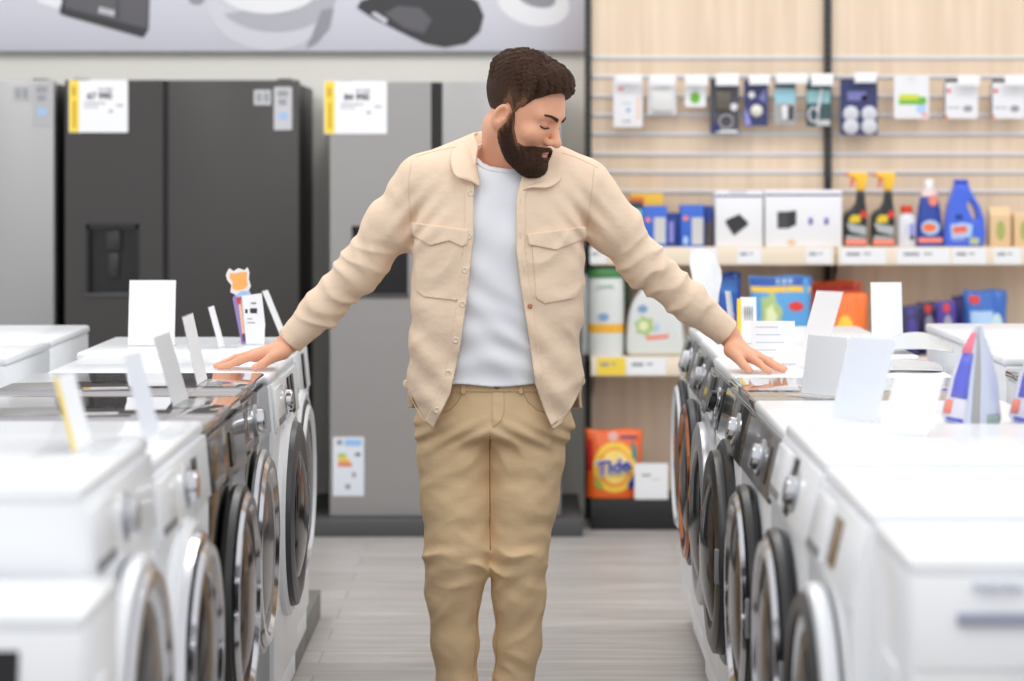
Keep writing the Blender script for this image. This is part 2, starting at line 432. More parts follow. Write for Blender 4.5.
ZA, ZB, ZBASE = bay('bay of pale wood wall shelving beside the fridges, with white device boxes on its shelf', XA, XB, (XA, XB), 2.4, True, i1=.0145)
bay('bay of pale wood wall shelving with spray bottles and the blue jug on its shelf', XB, XC, (XC,), 2.4, True, i0=.0145)
# stock hidden from above by the shelves gets its light from the shop lights only

def shelf_x(x, d): return (x - CX) * d / F
def prn(t, name, pts, m, y, lay=1, th=.0008):
    """flat printed shape on a front at local y; pts local (x,z)"""
    return MB().prism([(a, y - .0008 * lay, b) for a, b in pts], (0, th, 0), m).build(name, m, t, smooth=False)
def rc(x0, z0, x1, z1): return [(x0, z0), (x1, z0), (x1, z1), (x0, z1)]
def el(cx, cz, rx, rz, n=24): return [(cx + rx * math.cos(2 * PI * k / n), cz + rz * math.sin(2 * PI * k / n)) for k in range(n)]
def star(cx, cz, r1, r2, n=6, a0=.3): return [(cx + (r1 if k % 2 == 0 else r2) * math.cos(a0 + PI * k / n), cz + (r1 if k % 2 == 0 else r2) * math.sin(a0 + PI * k / n)) for k in range(2 * n)]

# price labels clipped to the shelf edges
def shelf_label(xa, xb, ya, yb, d, label, m=None, group='price labels on the shelf edges'):
    t, bit, w, h = sticker('shelf_label', label, 'price label', (xa, xb), (ya, yb), m or PAPER, d=d, group=group, r=.002)
    bit('print', .12, .28, .42, .48, GREYINK); bit('print', .5, .3, .66, .42, GREYINK)
for a, b, w in ((590, 606, 'under the arm of the man'), (690, 717, 'under the blue boxes'), (737, 761, 'under the narrower white box'), (806, 831, 'under the wide white box')):
    shelf_label(a, b, 248, 263.5, 9.9202, 'white price label on the upper shelf edge ' + w)
for a, b, w in ((841, 886, 'under the two spray bottles'), (897, 950, 'under the navy bottle'), (952, 986, 'under the blue jug'), (994, 1021, 'under the brown cartons')):
    shelf_label(a, b, 248, 264, 9.9202, 'white price label on the upper shelf edge ' + w)
shelf_label(597, 625, 358, 375, 9.8802, 'yellow price label on the lower shelf edge', YELLOW)
shelf_label(627, 666, 358, 375, 9.8802, 'white price label next to the yellow one on the lower shelf edge')

# ---- boxes on the upper shelf
def carton(name, label, cat, xa, xb, yt, yf, depth, m, z0=None, group=None, bevel=.002, rotz=0.0):
    z0 = ZA if z0 is None else z0
    a, b = shelf_x(xa, yf), shelf_x(xb, yf); z1 = P(0, yt, yf).z
    t = thing(name, label, cat, ((a + b) / 2, yf, z0), rotz, group)
    MB().box((-(b - a) / 2 + .0005, 0, 0), ((b - a) / 2 - .0005, depth, z1 - z0), bevel=bevel).build('carton', m, t)
    return t, b - a, z1 - z0
BOXW = mat('white_carton', (236, 236, 240), .45); NAVY = mat('navy_print', (42, 52, 112), .5)
BLUEP = mat('blue_print', (60, 106, 205), .45); BLUED = mat('deep_blue_print', (28, 60, 140), .45); PALEB = mat('pale_blue_print', (176, 206, 240), .45)
RED = mat('red_print', (222, 60, 48), .5); ORANGE = mat('orange_print', (240, 120, 60), .5); GREEN = mat('green_print', (110, 180, 60), .5)
PINK = mat('salmon_print', (240, 140, 120), .5); LILAC = mat('lilac_print', (150, 150, 220), .5); TAN = mat('kraft_carton', (226, 194, 152), .6)
t, w, h = carton('device_box', 'white carton printed with a black square device on the upper shelf', 'box', 715.5, 763, 191, 9.96, .17, BOXW)
prn(t, 'printed_band', rc(-w / 2 + .002, h - .024, w / 2 - .002, h - .016), mat('band_navy', (90, 96, 130), .5), -.0004)
prn(t, 'printed_device', [(-.055, .11), (.0, .135), (.037, .1), (-.02, .055)], INK, -.0004)
prn(t, 'printed_device_side', [(-.055, .11), (-.02, .055), (-.022, .045), (-.057, .098)], G6, -.0004, 2)
prn(t, 'printed_device_side', [(-.02, .055), (.037, .1), (.036, .09), (-.022, .045)], G2, -.0004, 2)
prn(t, 'carry_handle', rc(-.04, h - .006, .03, h - .002), G4, -.0004)
t, w, h = carton('device_box', 'wide white carton printed with a dark cube device beside the spray bottles', 'box', 765, 842, 190, 9.96, .17, BOXW)
prn(t, 'printed_band', rc(-w / 2 + .002, h - .024, w / 2 - .002, h - .016), mat('band_navy', (90, 96, 130), .5), -.0004)
prn(t, 'printed_device', rc(-.108, .075, -.065, .145), G2, -.0004); prn(t, 'printed_device', [(-.065, .075), (-.03, .09), (-.03, .15), (-.065, .145)], INK, -.0004)
for x in (.02, .085): prn(t, 'printed_icon', rc(x, .09, x + .018, .12), LILAC, -.0004); prn(t, 'printed_icon', el(x + .011, .104, .006, .008), INK, -.0004, 2)
prn(t, 'printed_mark', el(-.05, .018, .018, .012), TAN, -.0004)
SKYB = mat('sky_blue_print', (120, 190, 226), .45)
t, w, h = carton('battery_box', 'dark teal box with pale blue band at the left end of the upper shelf', 'box', 606, 642.5, 202, 9.97, .09, mat('teal_print', (30, 58, 66), .45))
prn(t, 'printed_band', rc(-w / 2 + .001, h * .62, w / 2 - .001, h * .84), SKYB, -.0004); prn(t, 'printed_panel', rc(-w * .1, h * .15, w * .25, h * .55), mat('pale_green_print', (196, 214, 200), .5), -.0004)
t, w, h = carton('battery_box', 'yellow and orange box standing behind the blue cartons on the upper shelf', 'box', 630, 663, 193.5, 10.07, .08, mat('amber_print', (240, 190, 60), .5))
prn(t, 'printed_corner', rc(-w / 2 + .001, 0, -.01, h * .93), ORANGE, -.0004)
t, w, h = carton('bulb_box', 'bright blue carton with a pale panel, first of the blue ones from the arm', 'box', 643, 667.5, 206, 9.96, .1, BLUEP)
prn(t, 'printed_panel', rc(-w * .05, h * .08, w * .42, h * .72), mat('pale_grey_print', (206, 206, 204), .5), -.0004); prn(t, 'printed_logo', el(-w * .3, h * .66, .012, .01), PINK, -.0004)
t, w, h = carton('bulb_box', 'low dark blue carton between the two brighter blue ones', 'box', 667.8, 680, 213, 9.98, .1, BLUED)
prn(t, 'printed_panel', rc(-w * .42, h * .12, -w * .02, h * .75), LILAC, -.0004)
t, w, h = carton('bulb_box', 'bright blue carton with a grey panel beside the white device box', 'box', 680.5, 704, 205, 9.96, .1, BLUEP)
prn(t, 'printed_panel', rc(-w * .02, h * .05, w * .46, h * .7), mat('pale_grey_print', (206, 206, 204), .5), -.0004); prn(t, 'printed_logo', el(-w * .28, h * .68, .012, .01), PINK, -.0004); prn(t, 'printed_spot', el(-w * .28, h * .15, .01, .018), PALEB, -.0004)
t, w, h = carton('bulb_box', 'dark blue and brown carton touching the white device box', 'box', 704.3, 713, 206, 9.99, .1, BLUED)
prn(t, 'printed_panel', rc(-w / 2 + .001, 0.004, w / 2 - .001, h * .6), mat('dim_brown_print', (84, 74, 74), .5), -.0004)

# ---- spray bottles
def spray(x, label):
    yf = 10.0
    t = thing('spray_bottle', label, 'spray bottle', (shelf_x(x, yf), yf, ZA)); s = yf / F
    k = lambda u, y: ((u - 856) * s, (246 - y) * s)            # from the bottle nearer the boxes
    body = mat('black_bottle', (34, 36, 36), .3, coat=.3)
    prof = [(843.5, 246), (843.5, 216), (846, 211), (852, 208), (856, 202), (857, 196), (857.3, 190), (864.5, 190), (865.5, 202), (867.5, 216), (867.5, 246)]
    pts = [k(*q) for q in prof]
    MB().prism([(a, -.022, b) for a, b in pts], (0, .05, 0), bevel=.009, seg=3).build('bottle', body, t)
    yl = mat('yellow_trigger', (250, 196, 60), .35)
    head = [k(*q) for q in [(857, 190.5), (865, 190.5), (866, 184), (868, 180), (868, 173), (866, 171.5), (852, 171.5), (848.5, 173), (850, 176.5), (855, 178), (856.5, 183)]]
    hd = MB().prism([(a, -.012, b) for a, b in head], (0, .028, 0), bevel=.004).build('spray_head', yl, t)
    nz = mat('red_nozzle', (236, 110, 96), .4)
    a, b = k(849, 174)
    MB().lathe([(.009, 0), (.007, .014)], (a + .003, .002, b), (-1, 0, .1), 14).build('nozzle', nz, hd)
    MB().prism([(p[0], -.005, p[1]) for p in [k(851, 177), (k(855, 178)), k(853.5, 186), k(850.5, 187), k(851.5, 182)]], (0, .012, 0), bevel=.002).build('trigger', nz, hd)
    a0, b0 = k(847, 226)
    lab = lambda n, p, m, lay: prn(t, n, [k(*q) for q in p], m, -.0222, lay)
    lab('label_logo', [(848.5, 219), (852, 214.5), (860, 214.5), (860, 222), (850, 222.5)], mat('label_yellow', (226, 196, 50), .5), 1)
    lab('label_badge', [(859.5, 217), (862, 209), (866, 212), (866, 217.5)], RED, 1)
    lab('label_panel', [(846, 222.5), (866, 226), (866, 235), (850, 231)], mat('label_pale', (176, 180, 182), .5), 1)
    lab('label_panel', [(846, 235), (866, 236.5), (866, 238.5), (846, 238.5)], mat('label_pale', (176, 180, 182), .5), 1)
    lab('label_band', [(845, 239), (866.5, 239), (866.5, 244.5), (845, 244.5)], PINK, 1)
    return t
spray(855.5, 'black spray bottle with yellow trigger head standing against the white carton')
spray(883, 'black spray bottle with yellow trigger head next to the small white bottle')
t = thing('small_bottle', 'small white bottle with a red cap beside the second spray bottle', 'bottle', (shelf_x(906.5, 10.0), 10.0, ZA)); s = 10.0 / F
MB().lathe([(0, 0), (9 * s, 0), (9.6 * s, 1 * s), (9.6 * s, 26 * s), (8.6 * s, 30 * s), (5 * s, 32.5 * s), (5 * s, 33.5 * s)], (0, 0, 0), (0, 0, 1), 28).build('bottle', mat('white_bottle', (226, 226, 232), .35), t)
MB().lathe([(5.8 * s, 33.5 * s), (6 * s, 34 * s), (5.8 * s, 40 * s), (5 * s, 41 * s), (0, 41 * s)], (0, 0, 0), (0, 0, 1), 24).build('cap', mat('red_cap', (222, 70, 40), .4), t)
prn(t, 'printed_panel', rc(-2 * s, 11 * s, 6 * s, 23 * s), LILAC, -.0385); prn(t, 'printed_mark', el(4 * s, 9 * s, 2.4 * s, 2.4 * s), INK, -.0385, 2)

def squashed_lathe(prof, sy, m, name, t, n=32):
    """bottle with an oval plan: prof=[(halfwidth,z)]"""
    rings = []
    for r, z in prof: rings.append([(r * math.cos(2 * PI * k / n), r * sy * math.sin(2 * PI * k / n) * (1.0), z) for k in range(n)])
    return MB().loft(rings).build(name, m, t)
t = thing('detergent_bottle', 'navy tapering bottle with white cap and pink neck label', 'bottle', (shelf_x(929.0, 10.0), 10.0, ZA))
nb = mat('navy_bottle', (36, 66, 160), .3, coat=.3)
squashed_lathe([(13 * s, 0), (13.6 * s, 1.5 * s), (13.6 * s, 14 * s), (12.5 * s, 26 * s), (11 * s, 38 * s), (9.5 * s, 46 * s), (8.5 * s, 50 * s)], .6, nb, 'bottle', t)
squashed_lathe([(8.5 * s, 50 * s), (7.5 * s, 54 * s), (5 * s, 57 * s)], .7, mat('pale_pink_neck', (236, 206, 204), .4), 'neck', t)
squashed_lathe([(4.6 * s, 57 * s), (4.6 * s, 65 * s), (3.8 * s, 67 * s)], 1, mat('white_cap', (240, 240, 240), .4), 'cap', t)
yy = -.0336
prn(t, 'printed_logo', el(0, 19 * s, 9.3 * s, 7.5 * s), PALEB, yy - .001); prn(t, 'printed_logo', el(-1 * s, 19 * s, 7 * s, 4.2 * s), ORANGE, yy - .001, 2); prn(t, 'printed_band', rc(-12 * s, 4 * s, 12 * s, 9 * s), PINK, yy); prn(t, 'printed_spot', el(3 * s, 46 * s, 4.5 * s, 5.5 * s), PINK, yy + .005, 2)

# ---- blue jug with a handle hole
t = thing('detergent_jug', 'large blue detergent jug with a handle opening on the upper shelf', 'jug', (shelf_x(964, 10.0), 10.0, ZA))
jb = mat('blue_jug', (66, 104, 222), .3, coat=.3)
out = [(943.5, 246), (943, 238), (944.5, 222), (947, 206), (950, 196), (953, 188), (954, 184), (968, 184), (969.5, 190), (973, 196), (979, 206), (983, 218), (984.5, 232), (983.5, 241), (981, 246)]
hole = [(966, 201.5), (969, 201), (972.5, 205.5), (975.5, 213), (976, 219), (974, 220.5), (970.5, 216), (967, 208)]
K = lambda q: ((q[0] - 964) * s, (246 - q[1]) * s)
me_out = [K(q) for q in out]; me_h = [K(q) for q in hole]
def plate_with_hole(outer, inner, y0, y1):
    bm = bmesh.new()
    vo = [bm.verts.new((a, y0, b)) for a, b in outer]; vi = [bm.verts.new((a, y0, b)) for a, b in inner]
    eo = [bm.edges.new((vo[i], vo[(i + 1) % len(vo)])) for i in range(len(vo))]
    ei = [bm.edges.new((vi[i], vi[(i + 1) % len(vi)])) for i in range(len(vi))]
    r = bmesh.ops.triangle_fill(bm, use_beauty=True, use_dissolve=False, edges=eo + ei)
    fs = [g for g in r['geom'] if isinstance(g, bmesh.types.BMFace)]
    r = bmesh.ops.extrude_face_region(bm, geom=fs)
    for g in r['geom']:
        if isinstance(g, bmesh.types.BMVert): g.co.y = y1
    bmesh.ops.recalc_face_normals(bm, faces=bm.faces[:])
    es = [e for e in bm.edges if len(e.link_faces) == 2 and abs(e.calc_face_angle(0)) > .9 and abs(e.verts[0].co.y - e.verts[1].co.y) < 1e-6]
    bmesh.ops.bevel(bm, geom=es, offset=.009, segments=3, profile=.5, affect='EDGES')
    mb = MB(); mb.bm.free(); mb.bm = bm; return mb
plate_with_hole(me_out, me_h, -.034, .04).build('jug_body', jb, t)
MB().lathe([(7 * s, 62 * s), (7.3 * s, 62.5 * s), (7.3 * s, 66 * s), (6.6 * s, 67 * s), (0, 67 * s)], (K((961, 246))[0], .003, 0), (0, 0, 1), 24).build('cap', mat('dark_blue_cap', (48, 82, 196), .4), t)
lab = lambda n, p, m, lay: prn(t, n, [K(q) for q in p], m, -.0342, lay)
lab('label_panel', [(949, 224), (962, 222), (971, 224), (970, 236), (950, 238)], PALEB, 1)
lab('label_logo', [(951.5, 226), (965, 225), (966, 232), (952, 234)], PINK, 2)
lab('label_logo', [(952, 228), (965, 227), (965, 229), (952, 230)], RED, 3)
lab('label_mark', [(954, 214), (961, 214), (961, 219), (954, 219)], BLUED, 1); lab('label_band', [(950, 238.5), (964, 237), (963, 240), (951, 240.5)], LILAC, 1)
lab('label_spot', [(967, 239), (972, 236), (978, 238), (977, 244), (969, 244)], mat('label_olive', (176, 190, 150), .5), 2)

def milk_carton(x, label, yt):
    t = thing('kraft_carton', label, 'carton', (shelf_x(x, 10.0), 10.0, ZA))
    w, d_, h, tp = 10.5 * s, 8 * s, 31 * s, (246 - yt) * s
    MB().prism([(-w, -d_, 0), (-w, d_, 0), (-w, d_, h), (-w, .003, tp), (-w, -.003, tp), (-w, -d_, h)], (2 * w, 0, 0), bevel=.0015).build('carton', TAN, t)
    prn(t, 'printed_leaf', el(0, 16 * s, 4.2 * s, 10 * s), mat('leaf_print', (168, 176, 96), .5), -d_ - .0004)
milk_carton(999, 'brown paper carton with a green leaf print beside the blue jug', 206)
milk_carton(1023, 'brown paper carton with a green leaf print cut by the right picture edge', 212)
# ---------------------------------------------------------------- packs hanging on hooks
def hang(x0, x1, y0, y1, label, m, yf=10.12, group='packs hanging on hooks', tagx=None, thick=.012, bump=True):
    a, b = shelf_x(x0, yf), shelf_x(x1, yf); zt, zb = P(0, y0, yf).z, P(0, y1, yf).z
    t = thing('hanging_pack', label, 'hanging pack', ((a + b) / 2, yf, zb), group=group)
    w, h = b - a, zt - zb
    pts = rrect(w, h, .008)
    MB().prism([(p[0], 0, p[2] + h / 2) for p in pts], (0, .002, 0), m).build('backing_card', m, t, smooth=False)
    if tagx:
        ta, tb = shelf_x(tagx[0], yf) - (a + b) / 2, shelf_x(tagx[1], yf) - (a + b) / 2
        hk = MB().tube([((ta + tb) / 2, PD - yf - .0105, h - .012), ((ta + tb) / 2, -.035, h - .012), ((ta + tb) / 2, -.04, h - .004)], .0025, 8).build('hook', CHROME, t)
        MB().box((ta, -.044, h - (tagx[3] - y0) * yf / F), (tb, -.041, h - (tagx[2] - y0) * yf / F), bevel=.001).build('price_tag', PAPER, hk)
    return t, w, h
PW = mat('white_pack', (232, 232, 236), .45); BL = mat('clear_blister', (214, 214, 214), .25, alpha=.75); NV = mat('navy_pack', (52, 58, 104), .45); DK = mat('dark_pack', (74, 74, 84), .45)
TEAL = mat('teal_pack', (130, 178, 192), .45); GREYB = mat('grey_blister', (176, 176, 176), .35, alpha=.85); DTEAL = mat('dark_teal_pack', (56, 84, 88), .45)
def blister(t, x0, z0, x1, z1, d, m): MB().box((x0, -d, z0), (x1, .0005, z1), bevel=min(.006, d * .45)).build('blister', m, t)
t, w, h = hang(613.5, 642.5, 76, 127, 'long white pack with red and blue specks, first hanging pack from the black upright', PW, tagx=(616, 641, 75, 84))
prn(t, 'print', rc(-w * .35, h * .72, -w * .15, h * .78), PINK, 0); prn(t, 'print', rc(-.005, h * .3, .008, h * .36), BLUEP, 0); prn(t, 'print', rc(w * .3, h * .15, w * .42, h * .6), mat('peach_print', (240, 206, 190), .5), 0); prn(t, 'print', rc(-w * .2, h * .1, w * .1, h * .13), GREYINK, 0); prn(t, 'print', rc(-w * .2, h * .45, w * .1, h * .48), LBL, 0)
t, w, h = hang(648, 676, 78, 114.5, 'short white pack with a clear blister, second from the black upright', PW, tagx=(650, 675, 75, 86))
blister(t, -w * .4, h * .08, w * .4, h * .68, .02, mat('pale_blister', (222, 222, 220), .3)); prn(t, 'print', rc(-w * .2, h * .85, w * .45, h * .9), mat('moss_print', (150, 160, 120), .5), 0)
t, w, h = hang(685, 706, 78, 107, 'smallest white pack with a green leaf spot', PW, tagx=(684, 707, 75, 86))
prn(t, 'print', el(-w * .02, h * .32, w * .24, h * .2), GREEN, 0); prn(t, 'print', rc(-w * .1, h * .6, w * .1, h * .64), LBL, 0)
t, w, h = hang(710, 739, 78, 134, 'dark grey pack with a coiled cable, tallest of the dark packs', DK, tagx=(715, 738, 74, 86))
blister(t, -w * .3, h * .42, w * .22, h * .78, .012, mat('olive_blister', (96, 90, 80), .3)); prn(t, 'print', rc(-w * .42, h * .04, -w * .18, h * .2), NAVY, 0); MB().tube([(w * .05 + .028 * math.cos(a), -.006, h * .22 + .028 * math.sin(a)) for a in np.linspace(0, 6.2, 20)], .004, 6).build('cable', mat('cable_grey', (176, 170, 170), .5), t); prn(t, 'print', rc(-w * .3, h * .02, w * .45, h * .07), PW, 0); MB().lathe([(.017, 0), (.016, .01), (0, .012)], (w * .32, 0, h * .48), (0, -1, 0), 16).build('plug', mat('cable_white', (220, 216, 222), .4), t)
t, w, h = hang(744, 768, 80, 126, 'navy pack holding a pale oval mouse', NV, tagx=(748, 769, 75, 85))
MB().lathe([(.026, 0), (.025, .008), (.016, .016), (0, .019)], (w * .02, 0, h * .33), (0, -1, 0), 20).build('mouse', mat('pale_mouse', (226, 224, 212), .4), t); prn(t, 'print', el(-w * .18, h * .68, .014, .014), PW, 0); prn(t, 'print', [(-w * .45, 0.004), (-w * .2, .004), (-w * .35, h * .3), (-w * .46, h * .4)], LILAC, 0); prn(t, 'print', [(w * .1, h * .6), (w * .4, h * .5), (w * .4, h * .85)], mat('violet_print', (120, 122, 180), .5), 0)
t, w, h = hang(774, 796, 80, 124.5, 'grey pack with a pale turquoise band, left of the similar teal one', GREYB, tagx=(775, 807, 74, 84))
prn(t, 'print', rc(-w * .46, h * .48, w * .46, h * .8), mat('turquoise_print', (150, 200, 214), .5), 0); prn(t, 'print', rc(-w * .46, h * .82, w * .46, h * .93), DTEAL, 0); blister(t, -w * .15, h * .1, w * .1, h * .42, .012, PW); prn(t, 'print', rc(w * .16, h * .1, w * .4, h * .42), G2, 0)
t, w, h = hang(806, 831, 80, 126.5, 'teal and black pack with a white cable in front of the middle upright', DTEAL, yf=10.10, tagx=(810, 832, 74, 86))
prn(t, 'print', rc(-w * .46, h * .5, w * .46, h * .78), mat('turquoise_dim_print', (140, 186, 190), .5), 0); MB().tube([(-w * .2 + .02 * math.cos(a), -.006, h * .25 + .03 * math.sin(a)) for a in np.linspace(0, 6.2, 18)], .004, 6).build('cable', mat('cable_white', (220, 216, 222), .4), t); MB().tube([(-.005, -.006, h * .3), (.012, -.006, h * .8)], .006, 8).build('cable_lead', mat('cable_white', (220, 216, 222), .4), t); prn(t, 'print', rc(-w * .1, 0.004, w * .46, h * .14), LBL, 0)
t, w, h = hang(840, 877.5, 79, 135, 'navy pack with four pale round discs', NV, tagx=(853, 875, 73, 83))
prn(t, 'print', rc(-w * .3, h * .62, w * .2, h * .78), mat('violet_print', (120, 122, 180), .5), 0); prn(t, 'print', el(w * .15, h * .66, .014, .012), mat('plum_print', (90, 50, 90), .5), 0)
for sx in (-.27, .22):
    for sz in (.15, .38): MB().lathe([(.033, 0), (.032, .006), (.018, .012), (0, .013)], (w * (sx + .06), 0, h * sz), (0, -1, 0), 22).build('felt_disc', mat('pale_disc', (206, 208, 216), .5), t)
t, w, h = hang(894, 929, 75, 118.5, 'white pack with yellow and green print', PW)
MB().tube([(0, PD - 10.12 - .0105, h - .012), (0, -.03, h - .012)], .0025, 8).build('hook', CHROME, t)
prn(t, 'print', rc(-w * .36, h * .32, w * .42, h * .5), GREEN, 0); prn(t, 'print', rc(-w * .34, h * .42, w * .2, h * .56), mat('lime_print', (206, 214, 70), .5), 0, 2); prn(t, 'print', el(w * .28, h * .22, .022, .02), PALEB, 0); prn(t, 'print', el(-w * .1, h * .2, .03, .016), PW, 0, 2); prn(t, 'print', rc(w * .3, h * .05, w * .45, h * .12), PINK, 0)
for k, (x, lb) in enumerate(((944, 'white pack with black top band, next to the green printed pack'), (991, 'white pack with black top band nearest the right picture edge'))):
    t, w, h = hang(x, x + 34, 79, 118.5, lb, PW, tagx=(x + 12, x + 34, 76, 86))
    prn(t, 'print', rc(-w * .48, h * .92, w * .48, h * .995), INK, 0); prn(t, 'print', rc(-w * .5, 0, -w * .46, h * .9), G2, 0); prn(t, 'print', el(-w * .36, h * .7, .009, .009), RED, 0)
    prn(t, 'print', el(w * .2, h * .25, .02, .014), GREYINK, 0); prn(t, 'print', rc(-w * .4, h * .26, -w * .02, h * .29), GREYINK, 0); prn(t, 'print', rc(-w * .46, h * .02, -w * .38, h * .08), ORANGE, 0)

# ---------------------------------------------------------------- detergent on the lower shelf
def pouch(name, label, cat, x0, x1, y0, y1, yf, m, depth=.09, group=None, tilt=0.0, ear=0.0, rotz=0.0):
    """soft stand-up pouch: fat at the base, flat crimped seam on top"""
    a, b = shelf_x(x0, yf), shelf_x(x1, yf); zt, zb = P(0, y0, yf).z, (ZB + .0012 if y1 < 400 else ZBASE + .0012)
    w, h = b - a, zt - zb
    t = thing(name, label, cat, ((a + b) / 2, yf, zb), rot=(0, tilt, rotz), group=group)
    mb = MB(); nu, nv = 17, 14; S = []
    rnd = random.Random(int(x0))
    for side in (-1, 1):
        g = []
        for j in range(nv + 1):
            v = j / nv; row = []
            for i in range(nu + 1):
                u = i / nu * 2 - 1
                prof = depth / 2 * (1 - v ** 2.2) * (1 - abs(u) ** 3.2) ** .6 if v < 1 else 0
                dd = prof + .0025
                ww = w / 2 * (1 - .05 * math.sin(v * PI)) 
                row.append(mb.bm.verts.new((u * ww + ear * v * v, side * dd + .004 * math.sin(9 * u + 5 * v + side) * (v * .6 + .2), v * h * (1 + .012 * math.sin(4 * u + rnd.random() * .3)))))
            g.append(row)
        S.append(g)
        for j in range(nv):
            for i in range(nu):
                q = (g[j][i], g[j][i + 1], g[j + 1][i + 1], g[j + 1][i])
                mb.bm.faces.new(q if side < 0 else q[::-1])
    for j in range(nv):
        for i in (0, nu): mb.bm.faces.new((S[0][j][i], S[0][j + 1][i], S[1][j + 1][i], S[1][j][i]))
    for i in range(nu):
        mb.bm.faces.new((S[0][0][i], S[1][0][i], S[1][0][i + 1], S[0][0][i + 1])); mb.bm.faces.new((S[0][nv][i], S[0][nv][i + 1], S[1][nv][i + 1], S[1][nv][i]))
    bmesh.ops.recalc_face_normals(mb.bm, faces=mb.bm.faces[:])
    mb.build('pouch', m, t, ang=80)
    def front(u, v): # local depth of the front skin
        return -(depth / 2 * (1 - min(v, .999) ** 2.2) * (1 - min(abs(u), .999) ** 3.2) ** .6 + .0025)
    def art(nm, pts, mm, lay=1):
        """print wrapped on the front skin; pts in u(-1..1),v(0..1)"""
        k = MB()
        bmx = k.bm; cu = sum(p[0] for p in pts) / len(pts); cv = sum(p[1] for p in pts) / len(pts)
        def vt(u, v):
            return bmx.verts.new((u * w / 2 * (1 - .05 * math.sin(v * PI)) + ear * v * v, front(u, v) + .004 * math.sin(9 * u + 5 * v - 1) * (v * .6 + .2) - .0012 * lay - .0008, v * h * (1 + .006 * math.sin(4 * u))))
        R = [[vt(cu + (p[0] - cu) * f, cv + (p[1] - cv) * f) for p in pts] for f in (1, .66, .33)]; c = vt(cu, cv); n = len(pts)
        for A, B in zip(R[:-1], R[1:]):
            for i in range(n): bmx.faces.new((A[i], A[(i + 1) % n], B[(i + 1) % n], B[i]))
        for i in range(n): bmx.faces.new((R[-1][i], R[-1][(i + 1) % n], c))
        bmesh.ops.recalc_face_normals(bmx, faces=bmx.faces[:])
        k.build(nm, mm, t, ang=80)
    return t, w, h, art
ORP = mat('orange_pouch_film', (246, 106, 32), .3, coat=.3); BLP = mat('blue_pouch_film', (88, 164, 224), .3, coat=.3); DBP = mat('deep_blue_pouch_film', (30, 84, 176), .3, coat=.3)
GOLD = mat('golden_print', (250, 206, 70), .45); PUR = mat('purple_pouch_film', (70, 50, 150), .3, coat=.3)
TW = mat('logo_white', (240, 240, 250), .5); TB = mat('logo_blue', (44, 58, 160), .5)
def R4(u0, v0, u1, v1, n=8):
    out = []
    for k in range(n): out.append((u0 + (u1 - u0) * k / n, v0))
    for k in range(n): out.append((u1, v0 + (v1 - v0) * k / n))
    for k in range(n): out.append((u1 - (u1 - u0) * k / n, v1))
    for k in range(n): out.append((u0, v1 - (v1 - v0) * k / n))
    return out
YB = P(0, 357, 9.99)
# the orange pouch on the base shelf
t, w, h, art = pouch('detergent_pouch', 'orange washing powder pouch with Tide logo on the bottom shelf', 'detergent pouch', 585.5, 643, 429, 500.5, 9.97, ORP, .1)
art('print_ring', el(.0, .45, .78, .37, 30), GOLD, 1); art('print_ring', el(.0, .45, .6, .29, 30), mat('warm_orange_print', (246, 160, 60), .45), 2); art('print_ring', el(.02, .46, .5, .24, 30), mat('light_yellow_print', (252, 220, 120), .45), 3)
art('print_swirl', [(.55, .1), (.85, .25), (.8, .42), (.62, .3), (.45, .2)], TB, 2); art('print_swirl', [(.62, .6), (.85, .5), (.8, .75), (.6, .85)], mat('teal_swirl_print', (90, 140, 130), .5), 2); art('print_swirl', [(-.75, .2), (-.5, .1), (-.4, .18), (-.66, .34)], mat('lime_swirl_print', (170, 170, 70), .5), 2)
art('print_corner', R4(-.98, .4, -.78, .85), mat('deep_red_print', (196, 36, 30), .45), 1); art('print_band', R4(.2, .86, .8, .9), mat('navy_band_print', (70, 60, 110), .5), 1); art('print_badge', el(-.05, .9, .18, .07, 14), mat('pale_pink_print', (244, 190, 180), .5), 1)
text_mesh('logo_outline', 'Tide', .078, TW, t, (-.008, -.062, h * .46), (PI / 2, math.radians(-9), 0), ext=.002, bold=.006, shear=.15)
text_mesh('logo', 'Tide', .078, TB, t, (-.008, -.066, h * .46), (PI / 2, math.radians(-9), 0), ext=.002, bold=.0015, shear=.15)
t, bit, w, h = sticker('price_card', 'white price card standing on the base shelf beside the orange pouch', 'price card', (634.5, 668), (465, 501), PAPER, d=9.885)
bit('print', .22, .3, .48, .36, GREYINK); bit('print', .5, .44, .75, .47, LBL)
t.location.z += ZBASE - (t.location.z - h / 2) + .001
# white tub and white bottle
d = 9.97; s = d / F
def zloc(y): return (357 - y) * s
t = thing('detergent_tub', 'white detergent tub with a green lid and orange band on the lower shelf', 'tub', (shelf_x(606, d), d, ZB))
W = 18 * s
squashed_lathe([(W * .96, 0), (W, .01), (W * .99, zloc(300)), (W * .96, zloc(281)), (W * .85, zloc(277))], .62, mat('white_tub', (222, 226, 224), .35), 'tub', t)
squashed_lathe([(W * 1.0, zloc(279)), (W * 1.02, zloc(278)), (W * .98, zloc(272)), (W * .9, zloc(270))], .62, mat('green_lid', (70, 130, 76), .4), 'lid', t)
squashed_lathe([(W * 1.006, zloc(334)), (W * 1.006, zloc(325))], .62, mat('amber_band', (240, 180, 50), .45), 'label_band', t)
prn(t, 'label_print', el(-.012, zloc(318), .022, .016), mat('label_steel_blue', (130, 160, 200), .5), -W * .62 - .001); prn(t, 'label_line', rc(-.04, zloc(289), .03, zloc(286)), mat('label_sage', (176, 196, 180), .5), -W * .62 - .0005)
d2 = 10.06
t = thing('detergent_pouch', 'dim green and brown refill pack half behind the white tub', 'refill pack', (shelf_x(622, d2), d2, ZB))
